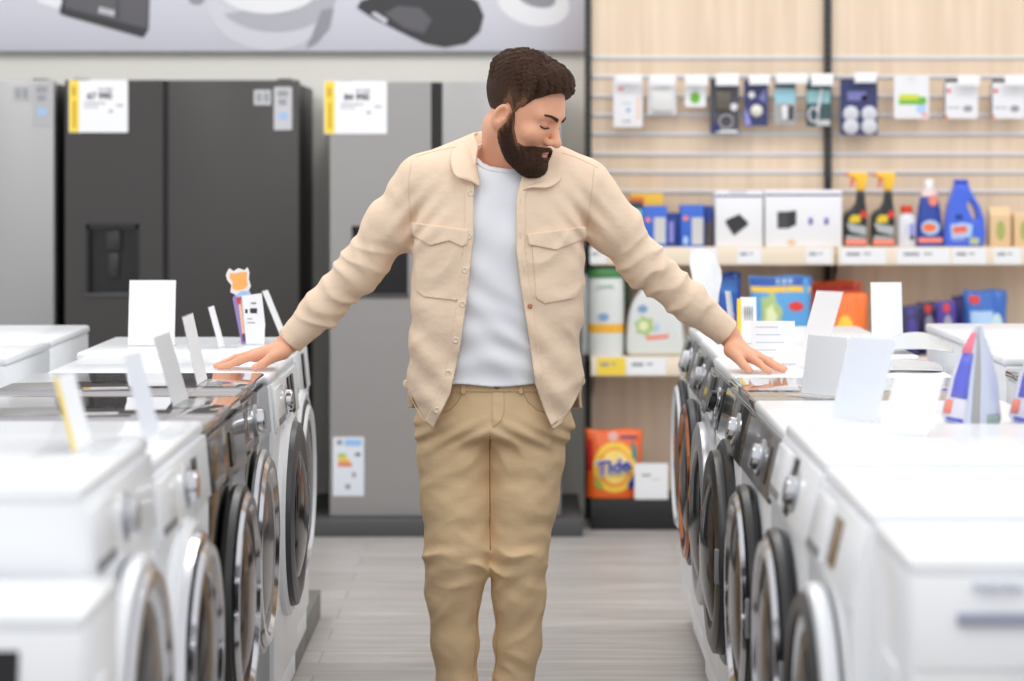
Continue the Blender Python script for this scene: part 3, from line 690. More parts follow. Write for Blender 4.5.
MB().box((-.05, 0, 0), (.036, .08, zloc(273)), bevel=.012).build('pack', mat('dull_green_pack', (74, 104, 74), .5), t)
prn(t, 'print', rc(.006, .05, .034, .2), mat('brown_print', (112, 86, 72), .5), -.0005)
t = thing('clear_bag', 'grey see-through refill bag at the shelf end beside the white tub', 'refill bag', (shelf_x(588, 9.96), 9.96, ZB))
MB().box((-.03, 0, 0), (.0, .12, zloc(276)), bevel=.01).build('bag', mat('cloudy_film', (196, 198, 200), .2, alpha=.75), t)
t = thing('detergent_jug', 'big white detergent bottle with a green flower logo behind the arm', 'bottle', (shelf_x(655, d), d, ZB))
prof = [(626.5, 357), (626, 340), (628, 318), (632, 304), (638, 294), (646, 287), (650, 281), (662, 281), (668, 290), (676, 304), (682, 322), (684, 340), (683.5, 357)]
MB().prism([((x - 655) * s, -.045, (357 - y) * s) for x, y in prof], (0, .1, 0), bevel=.022, seg=4).build('bottle', mat('white_tub', (222, 226, 224), .35), t, ang=60)
K = lambda q: ((q[0] - 655) * s, (357 - q[1]) * s)
prn(t, 'label_logo', [K(q) for q in star(644, 327, 11, 8, 6)], mat('sage_flower', (176, 200, 130), .5), -.0455); prn(t, 'label_logo', [K(q) for q in star(643, 327, 6, 4, 6)], mat('pale_flower', (230, 236, 190), .5), -.0455, 2)
prn(t, 'label_print', [K(q) for q in el(642, 310, 5, 4)], mat('label_steel_blue', (130, 160, 200), .5), -.0455); prn(t, 'label_print', [K(q) for q in [(645, 337), (668, 335), (668, 339), (646, 341)]], PINK, -.0455); prn(t, 'label_print', [K(q) for q in [(655, 322), (660, 330), (654, 333)]], PALEB, -.0455)
MB().lathe([(7 * s, 0), (7.4 * s, .002), (7.2 * s, .05), (6 * s, .054), (0, .054)], (K((656, 281))[0], .004, K((656, 282))[1]), (0, 0, 1), 20).build('cap', mat('green_lid', (70, 130, 76), .4), t)
# pouches half hidden by the washers
t, w, h, art = pouch('detergent_pouch', 'deep blue washing pouch behind the price cards of the far machines', 'detergent pouch', 714, 741, 272, 357, 10.0, DBP, .08)
art('print_logo', el(.1, .45, .4, .08, 16), RED, 1); art('print_cap', R4(-.6, .75, .7, .9), mat('mid_blue_print', (60, 120, 200), .45), 1)
t, w, h, art = pouch('detergent_pouch', 'light blue pouch with a yellow band and a pale green flower', 'detergent pouch', 749, 812, 276, 357, 9.95, BLP, .08)
art('print_band', R4(-.97, .88, .97, .985), DBP, 1); art('print_band', R4(-.97, .8, .97, .87), GOLD, 1); art('print_flower', star(-.35, .45, .42, .3, 6), mat('sage_flower', (176, 200, 130), .5), 1); art('print_flower', star(-.35, .45, .22, .16, 6), mat('pale_flower', (230, 236, 190), .5), 2); art('print_logo', el(.5, .62, .26, .06, 16), RED, 1)
for k in range(3): art('print_text', R4(-.15 + k * .2, .9, -.04 + k * .2, .965), PALEB, 2)
t, w, h, art = pouch('detergent_pouch', 'orange powder pouch behind the middle upright', 'detergent pouch', 806, 862, 281, 357, 10.08, ORP, .08)
art('print_band', R4(-.9, .86, .9, .95), mat('deep_red_print', (196, 36, 30), .45), 1); art('print_ring', el(.0, .3, .6, .26, 24), GOLD, 1)
t, w, h, art = pouch('detergent_pouch', 'bright orange bulging bag in front of the orange powder pouch', 'detergent pouch', 831, 868, 293, 357, 9.97, mat('bright_orange_film', (250, 120, 40), .3, coat=.3), .08)
art('print_ring', el(-.3, .35, .5, .3, 24), GOLD, 1); art('print_swirl', el(-.5, .2, .3, .15, 14), PALEB, 2)
for k, (x0, x1, y0, lb) in enumerate(((901, 920, 305, 'dark purple capsule pack, first from the white card'), (917, 938, 302, 'dark purple capsule pack with a grey front, second from the white card'), (936, 956, 301, 'violet capsule pack with a red cap'))):
    t, w, h, art = pouch('capsule_pack', lb, 'capsule pack', x0, x1, y0, 357, (9.94, 10.02, 9.94)[k], mat('dark_purple_film', (48, 40, 92), .3, coat=.3) if k < 2 else PUR, .06, group='purple capsule packs on the lower shelf')
    art('print_top', R4(-.3, .8, .3, .95), RED if k else PUR, 1); art('print_panel', el(.1, .5, .5, .25, 16), mat('silver_print', (160, 156, 170), .4) if k else PUR, 1)
t, w, h, art = pouch('capsule_pack', 'narrow blue violet capsule pack behind the tall blue one', 'capsule pack', 952, 966, 296, 357, 10.09, mat('blue_violet_film', (56, 52, 150), .3, coat=.3), .07)
art('print_top', R4(-.4, .8, .4, .95), PUR, 1)
t, w, h, art = pouch('detergent_pouch', 'tall blue capsule pouch with red mark and pale panel, farthest along the lower shelf', 'detergent pouch', 963, 1007, 290, 357, 9.98, mat('strong_blue_film', (46, 104, 190), .3, coat=.3), .1)
art('print_logo', R4(-.75, .8, -.3, .92), RED, 1); art('print_panel', R4(-.75, .2, .3, .68), PALEB, 1); art('print_panel', el(.5, .4, .3, .25, 16), mat('pale_aqua_print', (200, 226, 230), .5), 1)
# ---------------------------------------------------------------- washing machines
ZP = .09                                   # top of the display plinths
def washer(label, row, y0, y1, X, ztop, lid=WHITE, body=WHITE, panel=None, disp=None, knob=None, ring=CHROME, rim=None, glass=DOORGLASS, prot=.03,
           drawer=True, slots=None, kick=True, R=.235, zc=.575, D=.58, group=None, z0=ZP, bezel=None, dispm=None, hose=False, knobx=0.0):
    """row L/R: front faces the aisle, X = top front edge; row C: front faces the entrance, X=(x0,x1)"""
    H = ztop - z0
    if row == 'C':
        w = X[1] - X[0] - .006; SL = .012; loc = ((X[0] + X[1]) / 2, y0, z0); rz = 0; D = y1 - y0 - .006
    else:
        w = y1 - y0 - .01; SL = .012 if row in ('L', 'RR') else .03; s = 1 if row in ('L', 'RR') else -1
        loc = (X + s * SL, (y0 + y1) / 2, z0); rz = s * PI / 2
    t = thing('washing_machine', label, 'washing machine', loc, rz, group)
    zf = H - .15; zt = H - .024
    m = MB()
    m.prism([(-w / 2, 0, .075), (-w / 2, 0, zf), (-w / 2, SL, zt), (-w / 2, D, zt), (-w / 2, D, .0), (-w / 2, .02, 0), (-w / 2, .012, .075)], (w, 0, 0), bevel=.007)
    for sx in (-1, 1):   # pressed ribs in the side panels
        for zz in (.2, .45, .65): m.box((sx * w / 2 - .003, .12, zz), (sx * w / 2 + .003, D - .1, zz + .05), bevel=.0025)
    m.build('body', body, t)
    MB().box((-w / 2, SL - .001, H - .026), (w / 2, D + .004, H), bevel=.009, seg=3).build('top_panel', lid, t)
    MB().box((-w / 2 + .012, .006, .006), (w / 2 - .012, .03, .072), bevel=.003).build('kick_plate', body if body is not DARKCH else DGREY, t)
    # fascia frame
    ang = math.atan2(SL, zt - zf); L = math.hypot(SL, zt - zf)
    T = Matrix.Translation((0, 0, zf)) @ Matrix.Rotation(-ang, 4, 'X')     # local: x, -y out of the fascia, z up 0..L
    pm = panel or body
    pn = MB().box((-w / 2 + .004, -.006, .004), (w / 2 - .004, .004, L - .002), bevel=.003, mtx=T).build('control_panel', pm, t)
    if drawer:
        dd = MB().box((-w / 2 + .012, -.011, .016), (-w / 2 + .2, -.004, L - .014), bevel=.004, mtx=T).build('detergent_drawer', pm if panel is None else panel, t)
        MB().box((-w / 2 + .03, -.013, .02), (-w / 2 + .18, -.0105, .036), bevel=.002, mtx=T).build('drawer_grip', GREYP, dd)
    if disp:
        MB().box((disp[0], -.009, .028), (disp[1], -.005, L - .024), bevel=.002, mtx=T).build('display', dispm or BLACKG, t)
    if slots:
        for a in slots: MB().box((a, -.011, .012), (a + .05, -.005, L - .012), bevel=.003, mtx=T).build('button_strip', BLACKG, t)
    if knob:
        k = MB()
        o = T @ Vector((knobx, -.006, L * .5)); ax = (T.to_3x3() @ Vector((0, -1, 0)))
        kn = k.lathe([(.032, 0), (.032, .004), (.027, .007), (.026, .019), (.023, .022), (0, .022)], o, ax, 28).build('knob', knob, t)
        MB().lathe([(.039, 0), (.039, .004), (.034, .006), (.032, .004)], o, ax, 28).build('knob_ring', CHROME if knob is not CHROME else SILVER, kn)
    # door
    z = zc - z0; o = (0, 0, z); ax = (0, -1, 0)
    if bezel: MB().lathe([(R + .028, 0), (R + .028, .012), (R + .016, .02), (R - .02, .014), (R - .03, 0)], o, ax, 56, close=True).build('door_bezel', bezel, t)
    g0 = .008
    d_ = MB().lathe([(R, g0), (R + .004, g0 + prot * .35), (R, g0 + prot * .8), (R - .02, g0 + prot), (R - .055, g0 + prot * .96), (R - .072, g0 + prot * .6), (R - .09, g0 + .004), (R - .06, g0)], o, ax, 56, close=True).build('door', ring, t)
    MB().lathe([(R - .06, g0 + prot * .55), (R - .075, g0 + prot * .9), (R - .12, g0 + prot * 1.22), (R * .3, g0 + prot * 1.42), (0, g0 + prot * 1.46)], o, ax, 48).build('door_glass', glass, d_)
    if rim: MB().lathe([(R - .012, g0 + prot), (R - .022, g0 + prot + .008), (R - .04, g0 + prot + .008), (R - .05, g0 + prot * .95)], o, ax, 56, close=True).build('door_rim', rim, d_)
    MB().box((R - .024, -g0 - prot - .003, z - .04), (R - .006, -g0 - prot * .6, z + .04), bevel=.004).build('door_handle', GREYP if ring is not SILVER else DGREY, d_)
    MB().box((-R - .022, -g0 - .006, z - .03), (-R + .02, -.001, z + .03), bevel=.003).build('door_hinge', GREYP, t)
    MB().lathe([(0, 0), (.028, 0), (.028, .004), (.022, .006), (0, .006)], (w / 2 - .08, .0095, .04), (0, -1, 0), 20).build('filter_cap', WHITE2 if body is WHITE else GREYP, t)
    if hose:
        MB().tube([(.1, D + .004, .1), (.1, D + .04, .14), (.12, D + .045, H * .5), (.05, D + .045, H - .12), (-.05, D + .04, H - .1), (-.12, D + .04, H * .6)], .013, 8).build('drain_hose', mat('grey_hose', (120, 140, 140), .5), t)
    return t
BLK = mat('black_door_ring', (26, 26, 28), .3); DRG = mat('dark_grey_ring', (56, 58, 62), .35); WRG = mat('white_ring', (226, 228, 232), .25, coat=.3)
PANELD = mat('dark_fascia', (66, 66, 68), .2, coat=.5); PANELB = mat('black_fascia', (30, 30, 33), .14, coat=.5)
BROWNGL = mat('brown_display', (128, 104, 72), .2, coat=.4)
XL, XR = -.62, .52
# left row from the entrance to the back
washer('white washing machine with small dark display at the near end of the left row', 'C', 3.1, 3.39, (-1.15, -.56), .90, disp=(.1, .212), knob=None, ring=CHROME)
washer('white washing machine with a silver knob, next to the end machine of the left row', 'L', 3.40, 4.03, XL, 1.025, knob=SILVER, ring=WRG, rim=CHROME, glass=GREYGLASS, prot=.03, zc=.635, R=.24)
washer('white washing machine with a black chrome-edged door touching the mirror-dark machines', 'L', 4.04, 4.73, XL, .98, disp=(.1, .16), knob=CHROME, ring=CHROME, rim=CHROME, glass=BLACKG, bezel=WRG, knobx=.02)
washer('mirror-dark washing machine with smoked glass top, beside the white one with the black door', 'L', 4.73, 5.36, XL, .968, lid=GLASSTOP, body=DARKCH, panel=DARKCH, disp=(.02, .09), ring=BLK, rim=CHROME, glass=DOORGLASS)
washer('mirror-dark washing machine with a chrome knob, nearer the hand of the man', 'L', 5.36, 5.99, XL - .012, .968, lid=GLASSTOP, body=DARKCH, panel=DARKCH, knob=CHROME, ring=SILVER, rim=CHROME, glass=GREYGLASS, prot=.02)
washer('white washing machine with dark grey door under the right hand of the man', 'L', 5.99, 6.62, XL, .962, slots=(.03, .12), knob=CHROME, knobx=-.06, ring=DRG, glass=BLACKG, bezel=WRG, prot=.03)
washer('white washing machine with a white-ringed door at the far end of the left row', 'L', 6.62, 7.25, XL - .025, .97, slots=(.1,), ring=BLK, rim=WRG, glass=GREYGLASS, bezel=WRG, prot=.016)
# right row
washer('white machine with a drawer slot at the near end of the right row', 'C', 3.20, 3.555, (.515, 1.10), .955, drawer=False, ring=CHROME)
washer('white washing machine with a small brown display near the front of the right row', 'R', 3.565, 4.12, XR, .965, disp=(-.03, .06), dispm=BROWNGL, knob=None, ring=WRG, rim=BLK, glass=BLACKG)
washer('white washing machine with chrome knob and no dark panel under the frontmost leaning sign', 'R', 4.12, 4.73, XR, .975, panel=None, slots=(-.03,), knob=CHROME, ring=BLK, rim=CHROME, glass=DOORGLASS, knobx=.06)
washer('white washing machine with a slanted dark panel and silver knob, under the detergent pouches', 'R', 4.73, 5.36, XR, .96, panel=DGREY, knob=CHROME, disp=(.12, .2), knobx=.04, ring=BLK, rim=CHROME, glass=DOORGLASS, drawer=False)
washer('silver washing machine with smoked glass top and bulging black door', 'R', 5.36, 5.99, XR, .957, lid=GLASSTOP, body=WHITE, panel=PANELB, knob=CHROME, knobx=.1, ring=BLK, glass=DOORGLASS, bezel=BLK, prot=.04, drawer=False)
washer('white washing machine with dark panel under the left hand of the man', 'R', 5.99, 6.62, XR + .01, .957, panel=PANELD, knob=BLACKG, knobx=.06, disp=(.14, .22), ring=SILVER, glass=BLACKG, bezel=SILVER, prot=.035)
washer('white washing machine with dark panel and copper-rimmed door in right row', 'R', 6.62, 7.25, XR + .022, .962, panel=PANELD, knob=SILVER, ring=DRG, rim=mat('copper_rim', (176, 110, 70), .15, 1.0), glass=BLACKG)
washer('white washing machine with a white knob at the far end of the right row', 'R', 7.25, 7.87, XR + .03, .962, panel=PANELD, knob=WHITE2, ring=BLK, rim=WRG, glass=DOORGLASS, prot=.02)
# rows standing back to back with them (fronts to the neighbouring aisles)
for a, b, z, lb, ld in ((6.33, 6.95, .98, 'white washing machine of the row behind the left row, nearer one of two', WHITE), (6.95, 7.57, .985, 'white washing machine of the row behind the left row, farther one of two', WHITE)):
    washer(lb, 'R', a, b, -1.9, z, lid=ld, hose=True)
for a, b, z, lb, ld in ((5.71, 6.33, .95, 'washing machine with dark glass top in the row behind the right row', GLASSTOP), (6.33, 6.95, .98, 'white washing machine of the row behind the right row, next to the dark-topped one', WHITE), (6.95, 7.57, .99, 'white washing machine of the row behind the right row, farthest from the entrance', WHITE)):
    washer(lb, 'RR', a, b, 1.84, z, lid=ld, hose=True)

# marks on the near right machine: recessed grip under a faint brand mark
NM = [o for o in C.objects if o.type == 'EMPTY' and o.get('label', '').startswith('white machine with a drawer slot')][0]
def near_mark(nm, x0, x1, ya, yb, m, th=.004):
    d = 3.195
    a, b = P(x0, yb, d) - NM.location, P(x1, ya, d) - NM.location
    MB().box((a.x, -.006 - th, a.z), (b.x, .004, b.z), bevel=.001).build(nm, m, NM)
near_mark('drawer_grip', 958, 1075, 614, 626, mat('grip_blue_grey', (150, 154, 172), .5))
for k, (a, b) in enumerate(((974, 979), (982, 986), (989, 997), (1000, 1004), (1007, 1015), (1018, 1024))):
    near_mark('brand_mark', a, b, 582 + (k % 2) * 2, 590 + (k % 3), mat('faint_mark', (205, 210, 222), .5), .001)
# plinths
def plinth(label, x0, x1, y0, y1, m, group):
    t = thing('display_plinth', label, 'plinth', ((x0 + x1) / 2, (y0 + y1) / 2, 0), group=group)
    w, l = (x1 - x0) / 2, (y1 - y0) / 2 - .002
    MB().box((-w, -l, 0), (w, l, ZP), bevel=.004).build('plinth_body', m, t)
for k, lb in enumerate(('grey display plinth section at the far end of the left row, bare on top', 'grey display plinth section second from the far end of the left row', 'grey display plinth section third from the far end of the left row')):
    plinth(lb, -1.25, -.655, 7.37 - .58 * k, 7.95 - .58 * k, KICK, 'plinth sections of the left row')
plinth('long grey display plinth under the near machines of the left row', -1.25, -.655 + .03, 3.0, 6.21, KICK, None)
plinth('dark recessed plinth under the whole right row', .575, 1.15, 3.1, 7.88, mat('dark_plinth', (78, 78, 79), .5), None)
plinth('low plinth under the row behind the left row', -1.92, -1.30, 6.3, 7.6, KICK, None)
plinth('low plinth under the row behind the right row', 1.24, 1.86, 5.7, 7.6, KICK, None)


# ---------------------------------------------------------------- signs standing on the machines
def leaning(label, xb, d, ztop, xt, yt, wv, name='sign_stand', cat='sign', m=None, foot=.05, edge=None, group='price signs on the machines', acr=True, text=False):
    """sheet with near bottom corner at column xb, depth d, top corner at pixel xt,yt (same depth); wv = world vector along its width"""
    b0 = Vector(((xb - CX) * d / F, d, ztop + .0015)); t0 = P(xt, yt, d); wv = Vector(wv)
    t = thing(name, label, cat, b0, group=group)
    up = t0 - b0; n = up.cross(wv).normalized() * .0016
    side = -1 if b0.x < 0 else 1
    if n.x * side > 0: n = -n                      # n looks to the aisle
    q = lambda u, v: wv * u + up * v
    if acr:
        hm = MB().prism([q(-.02, 0), q(1.02, 0), q(1.02, 1.02), q(-.02, 1.02)], n)
        f = Vector((n.x, n.y, 0)).normalized() * foot
        hm.prism([q(-.02, 0), q(1.02, 0), q(1.02, 0) + f, q(-.02, 0) + f], (0, 0, .002)).build('holder', ACRYL, t, smooth=False)
    MB().prism([q(.0, .02) + n, q(1, .02) + n, q(1, 1) + n, q(0, 1) + n], n * .35, m or PAPER).build('sheet', m or PAPER, t, smooth=False)
    if edge: MB().prism([q(-.01, .02) + n * 1.4, q(.16, .02) + n * 1.4, q(.16, 1) + n * 1.4, q(-.01, 1) + n * 1.4], n * .3).build('yellow_edge', edge, t, smooth=False)
    return t
PALE = mat('pale_blue_paper', (226, 231, 240), .5); GREYPAPER = mat('pale_grey_sheet', (224, 226, 229), .5); SHEETGREY = mat('grey_back_sheet', (206, 207, 210), .5)  # SHEETGREY is the plain grey of the grey-backed sign
leaning('leaning white sign with a yellow edge on the white machine of the left row', 72, 3.78, 1.025, 53, 379, (.005, .14, 0), edge=YELLOW)
leaning('leaning pale blue-white sign on the white machine, seen edge-on in front of the glass top', 143, 3.98, 1.025, 123, 357, (.008, .12, 0), m=PALE)
leaning('leaning grey-backed sign on the nearer smoked glass top', 173, 5.1, .968, 153, 338, (.008, .17, 0), m=SHEETGREY)
leaning('leaning narrow white sign on the smoked glass top nearer the hand', 197, 5.6, .968, 182, 318, (.002, .16, 0))
leaning('thin white sign edge-on, between the big white card and the orange topper', 219, 6.75, .97, 208, 308, (.002, .1, 0))
leaning('thin white sign edge-on above the cuff of the man', 283, 6.95, .97, 262, 292, (.006, .09, 0))
def upright_card(label, x0, x1, y0, d, z, m=None, name='sign_stand', cat='sign', lines=0, lean=.03, group='price signs on the machines', th=.003, rot=0.0):
    a, b = (x0 - CX) * d / F, (x1 - CX) * d / F; h = P(0, y0, d).z - z
    t = thing(name, label, cat, ((a + b) / 2, d, z + .001), group=group, rotz=rot)
    w = (b - a) / 2
    hm = MB().prism([(-w, 0, 0), (w, 0, 0), (w, lean, h), (-w, lean, h)], (0, .002, 0)).prism([(-w, 0, 0), (w, 0, 0), (w, .06, 0), (-w, .06, 0)], (0, 0, .002))
    hm.build('holder', ACRYL, t, smooth=False)
    MB().prism([(-w, -.0015, .003), (w, -.0015, .003), (w, lean - .0015, h), (-w, lean - .0015, h)], (0, -.001, 0)).build('sheet', m or PAPER, t, smooth=False)
    rnd = random.Random(int(x0))
    for k in range(lines):
        v = .85 - .7 * k / max(1, lines - 1); L = w * (.5 + rnd.random() * .35)
        MB().prism([(-w * .8, -.003 + lean * v, h * v), (-w * .8 + L * 1.5, -.003 + lean * v, h * v), (-w * .8 + L * 1.5, -.003 + lean * (v + .02), h * (v + .02)), (-w * .8, -.003 + lean * (v + .02), h * (v + .02))], (0, -.0004, 0)).build('text_line', mat('pale_print_line', (196, 204, 216), .6), t, smooth=False)
    return t, w, h
upright_card('big blank white card standing on the far machines of the left row', 128, 174.5, 281, 6.85, .97)
upright_card('white sheet with faint lines standing beside the fingers of the left hand', 752, 796, 322, 6.36, .957, lines=5)
upright_card('tall blank white card standing at the back of the right row', 872, 903, 283, 7.0, .962)
t, w, h = upright_card('small price card with yellow edge and barcode lines above the left hand', 741, 757, 298, 7.05, .962, name='price_card', cat='price card')
MB().box((-w - .012, -.004, .003), (-w, -.002, h * .98)).build('yellow_edge', YELLOW, t, smooth=False)
for k in range(4):
    MB().box((-w * .5 + k * w * .3, .012, h * (.5)), (-w * .4 + k * w * .3, .0165, h * (.8))).build('barcode_bar', GREYINK, t, smooth=False)
leaning('narrow white sign with a blue edge left of the barcode price card', 737, 7.0, .962, 731, 292, (-.012, .04, 0), edge=mat('sky_edge', (120, 180, 220), .5))
leaning('tall white sign leaning away from the aisle, right of the left hand', 822, 6.2, .957, 843, 293, (-.058, .07, 0), foot=.012)
leaning('pale grey see-through sign leaning behind the frontmost white one on the right', 840, 5.42, .957, 848, 338, (-.075, .1, 0), m=GREYPAPER)
leaning('pale blue-white sign leaning on the machine with the slanted dark panel', 876, 4.86, .96, 896, 340, (-.078, .09, 0), m=PALE)
leaning('frontmost blank white sign leaning on the right row beside the detergent pouch', 927, 4.48, .975, 945, 377, (-.075, .08, 0))
# curled paper at the far end of the right row
t = thing('curled_leaflet', 'curled white paper leaflet standing at the far end of the right row', 'leaflet', (P(706, 330, 7.6).x, 7.6, .963))
mb = MB(); sz = 7.6 / F
prof = [[(690, 332), (693, 300), (694, 278), (689, 262), (692, 250)], [(701, 333), (704, 300), (705, 276), (702, 260), (705, 249)], [(712, 333), (716, 300), (717, 280), (714, 264), (715, 252)], [(716, 333), (718, 302), (719, 290), (724, 274), (718, 261)]]
g = [[mb.bm.verts.new(((x - 706) * sz, .05 * math.sin(i * 1.1) + .01 * j, max(0, (330.5 - y)) * sz)) for j, (x, y) in enumerate(col)] for i, col in enumerate(prof)]
for i in range(3):
    for j in range(4): mb.bm.faces.new((g[i][j], g[i + 1][j], g[i + 1][j + 1], g[i][j + 1]))
o = mb.build('paper', PAPER, t, ang=80)
for mod, k in (('SUBSURF', 2), ('SOLIDIFY', 0)):
    q = o.modifiers.new(mod.lower(), mod)
    if mod == 'SUBSURF': q.levels = q.render_levels = 2
    else: q.thickness = .001
# loose plastic-wrapped leaflets
def loose(label, pts, d, z, m, hgt):
    xs = [p for p in pts]
    t = thing('loose_leaflet', label, 'leaflet', (P(sum(p[0] for p in pts) / len(pts), 0, d).x, d, z + .001))
    mb = MB(); cols = []
    for i, (x, lift) in enumerate(pts):
        X = (x - CX) * d / F - t.location.x
        cols.append([mb.bm.verts.new((X + .01 * j, -.09 + .06 * j + .01 * math.sin(i * 2), .003 + lift * hgt * (.25 + .25 * j) + .003 * math.sin(i * 3 + j * 2) * (lift > 0))) for j in range(4)])
    for i in range(len(cols) - 1):
        for j in range(3): mb.bm.faces.new((cols[i][j], cols[i + 1][j], cols[i + 1][j + 1], cols[i][j + 1]))
    o = mb.build('sheet', m, t, ang=80)
    q = o.modifiers.new('s', 'SUBSURF'); q.levels = q.render_levels = 2
    q = o.modifiers.new('t', 'SOLIDIFY'); q.thickness = .0015
    return t
FILM = mat('frosted_film', (200, 204, 208), .25, coat=.3)
loose('bowed grey leaflet in film lying on the far machines of the right row', [(880, .35), (893, .8), (908, 1), (925, .85), (940, .4), (948, .05)], 6.75, .962, FILM, .05)
loose('second bowed film leaflet lying nearer the aisle on the right row', [(868, .1), (885, .55), (905, .7), (925, .4), (938, .0)], 6.2, .957, FILM, .03)
# orange flower topper stand beside the right hand
d = 6.9; s = d / F
t = thing('promo_stand', 'promotional stand with an orange flower topper behind the right hand of the man', 'promo stand', (P(245, 0, d).x, d, .971))
Kp = lambda x, y: ((x - 245) * s, (346.5 - y) * s)
def flat(nm, pts, m, y0, th, par=t):
    return MB().prism([(a, y0, b) for a, b in [Kp(*p) for p in pts]], (0, th, 0)).build(nm, m, par, smooth=False)
flat('strip', [(232, 300), (238, 290), (248, 290), (252, 300), (247, 346.4), (241, 346.4)], mat('promo_lilac', (150, 130, 190), .5), .012, .004)
flat('strip_print', [(237.5, 302), (241, 302), (245, 340), (242.5, 342)], mat('promo_peach', (246, 196, 170), .5), .0105, .001)
flat('strip_print', [(236, 300), (240, 300), (240.5, 306), (237, 306)], RED, .0095, .001); flat('strip_print', [(241.5, 336), (245.5, 335), (246, 342), (242.5, 343)], mat('promo_brown', (110, 70, 70), .5), .009, .001)
flat('strip_print', [(233, 292), (247, 290), (251, 298), (236, 299)], PALEB, .0105, .001)
fl = flat('topper', [(227, 273), (229, 270), (233, 273), (238, 270), (244, 272), (247, 269), (249, 274), (248.5, 281), (250.5, 288), (248, 293), (241, 293), (236, 297), (230, 294), (231, 287), (227, 282), (225.5, 277)], mat('topper_white', (236, 230, 230), .5), .008, .004)
flat('topper_print', [(229.5, 275), (235, 275.5), (241, 274), (246.5, 274), (246, 281), (247.5, 287), (244, 290.5), (236, 292), (232, 290), (232.5, 284), (229.5, 280)], mat('topper_orange', (246, 176, 96), .5), .0065, .0015, fl)
pc = flat('price_sheet', [(241.5, 297.5), (261.5, 295), (265, 326), (264, 346.4), (246, 346.4)], PAPER, .003, .0015)
for (x0, y0, x1, y1) in ((245, 311, 247.5, 315), (250, 310, 257, 315), (251, 304, 256, 306), (247, 320, 252, 321), (247, 324, 255, 325)):
    flat('print', [(x0, y0), (x1, y0), (x1, y1), (x0, y1)], GREYINK if y1 - y0 < 4 else INK, .002, .001, pc)
MB().box((-.03, -.02, 0), (.05, .06, .003), bevel=.001).build('foot', ACRYL, t)
# detergent pouches standing on the right row, seen from the side
def gusset(label, xc, d, z, s1, flip):
    s = d / F
    t = thing('detergent_pouch', label, 'detergent pouch', ((xc - CX) * s, d, z + .001), group=None)
    def Kg(x, y): return ((x - 975) * s, (421 - y) * s)
    wd = .055
    # section wedge: seam ridge on top, wide base; left flank printed, right flank pale
    base = [Kg(x, 421) for x in (946, 961, 1000)]
    m = MB()
    def ring(k, y, xl, xs, xr, dn, df):
        (a, b), (c, _), (e, _) = Kg(xl, y), Kg(xs, y), Kg(xr, y)
        return [(a, df, b), (a * .6 + c * .4, dn * .4, b), (c, -dn, b), (c * .5 + e * .5, -dn * .75, b), (e, -dn * .1, b), (e, df * .8, b), (c, df, b)]
    rings = [ring(0, 421, 949, 966, 999, .045, .05), ring(1, 415, 946, 965.5, 1001, .05, .055), ring(2, 400, 949, 967, 999, .046, .05), ring(3, 375, 954, 970, 997, .036, .036), ring(4, 350, 962, 974, 991, .022, .02), ring(5, 333, 970, 976.5, 985, .01, .008), ring(6, 323, 976, 978, 982, .003, .002)]
    m.loft(rings).build('pouch', mat('pouch_silver_side', (200, 208, 226), .3, coat=.3), t, ang=60)
    # printed flank
    def flank(nm, mm, rows, u0, u1, off, idx=(0, 2)):
        k = MB(); V = []
        for fr in rows:
            i = min(int(fr), 5); f = fr - i
            r = [Vector(p).lerp(Vector(q), f) for p, q in zip(rings[i], rings[i + 1])]
            path = r[idx[0]:idx[1] + 1]
            def at(u):
                u *= len(path) - 1; j = min(int(u), len(path) - 2); return path[j].lerp(path[j + 1], u - j)
            V.append([k.bm.verts.new(at(u0 + (u1 - u0) * n / 4) + Vector((-off * .5, -off, 0))) for n in range(5)])
        for A, B in zip(V[:-1], V[1:]):
            for n in range(4): k.bm.faces.new((A[n], A[n + 1], B[n + 1], B[n]))
        o = k.build(nm, mm, t, ang=80); q = o.modifiers.new('t', 'SOLIDIFY'); q.thickness = .0008
    flank('print_white', mat('pouch_pale_print', (226, 224, 236), .35), [.2, 1, 2, 3, 4, 5], .05, .85, .0012)
    flank('print_blue', mat('pouch_blue_print', (96, 104, 212), .35), [2.2, 2.6, 3, 3.5, 4], .25, .85, .0025)
    flank('print_pink', mat('pouch_pink_print', (244, 130, 150), .35), [4, 4.5, 5, 5.4], .1, .8, .0025)
    flank('print_base', mat('pouch_blue_print', (96, 104, 212), .35), [.35, .7, 1], .2, .8, .0025)
    flank('print_salmon', PINK, [1.2, 1.6, 2.1], .05, .4, .0025)
    flank('seam', mat('pouch_grey_seam', (166, 166, 162), .4), [0, 1, 2, 3, 4, 5, 6], .15, .6, .003, (2, 3))
    flank('base_green_print', mat('pouch_green_grey', (150, 168, 160), .4), [.05, .5, 1, 1.35], .05, .95, .002, (3, 4))  # green-grey print round the foot of the pale flank
    return t
gusset('upright detergent pouch with pink and blue print standing on the right row', 975, 4.84, .96, 1, 0)
gusset('second detergent pouch with blue print, cut off by the right picture edge', 1043, 4.84, .96, 1, 0)
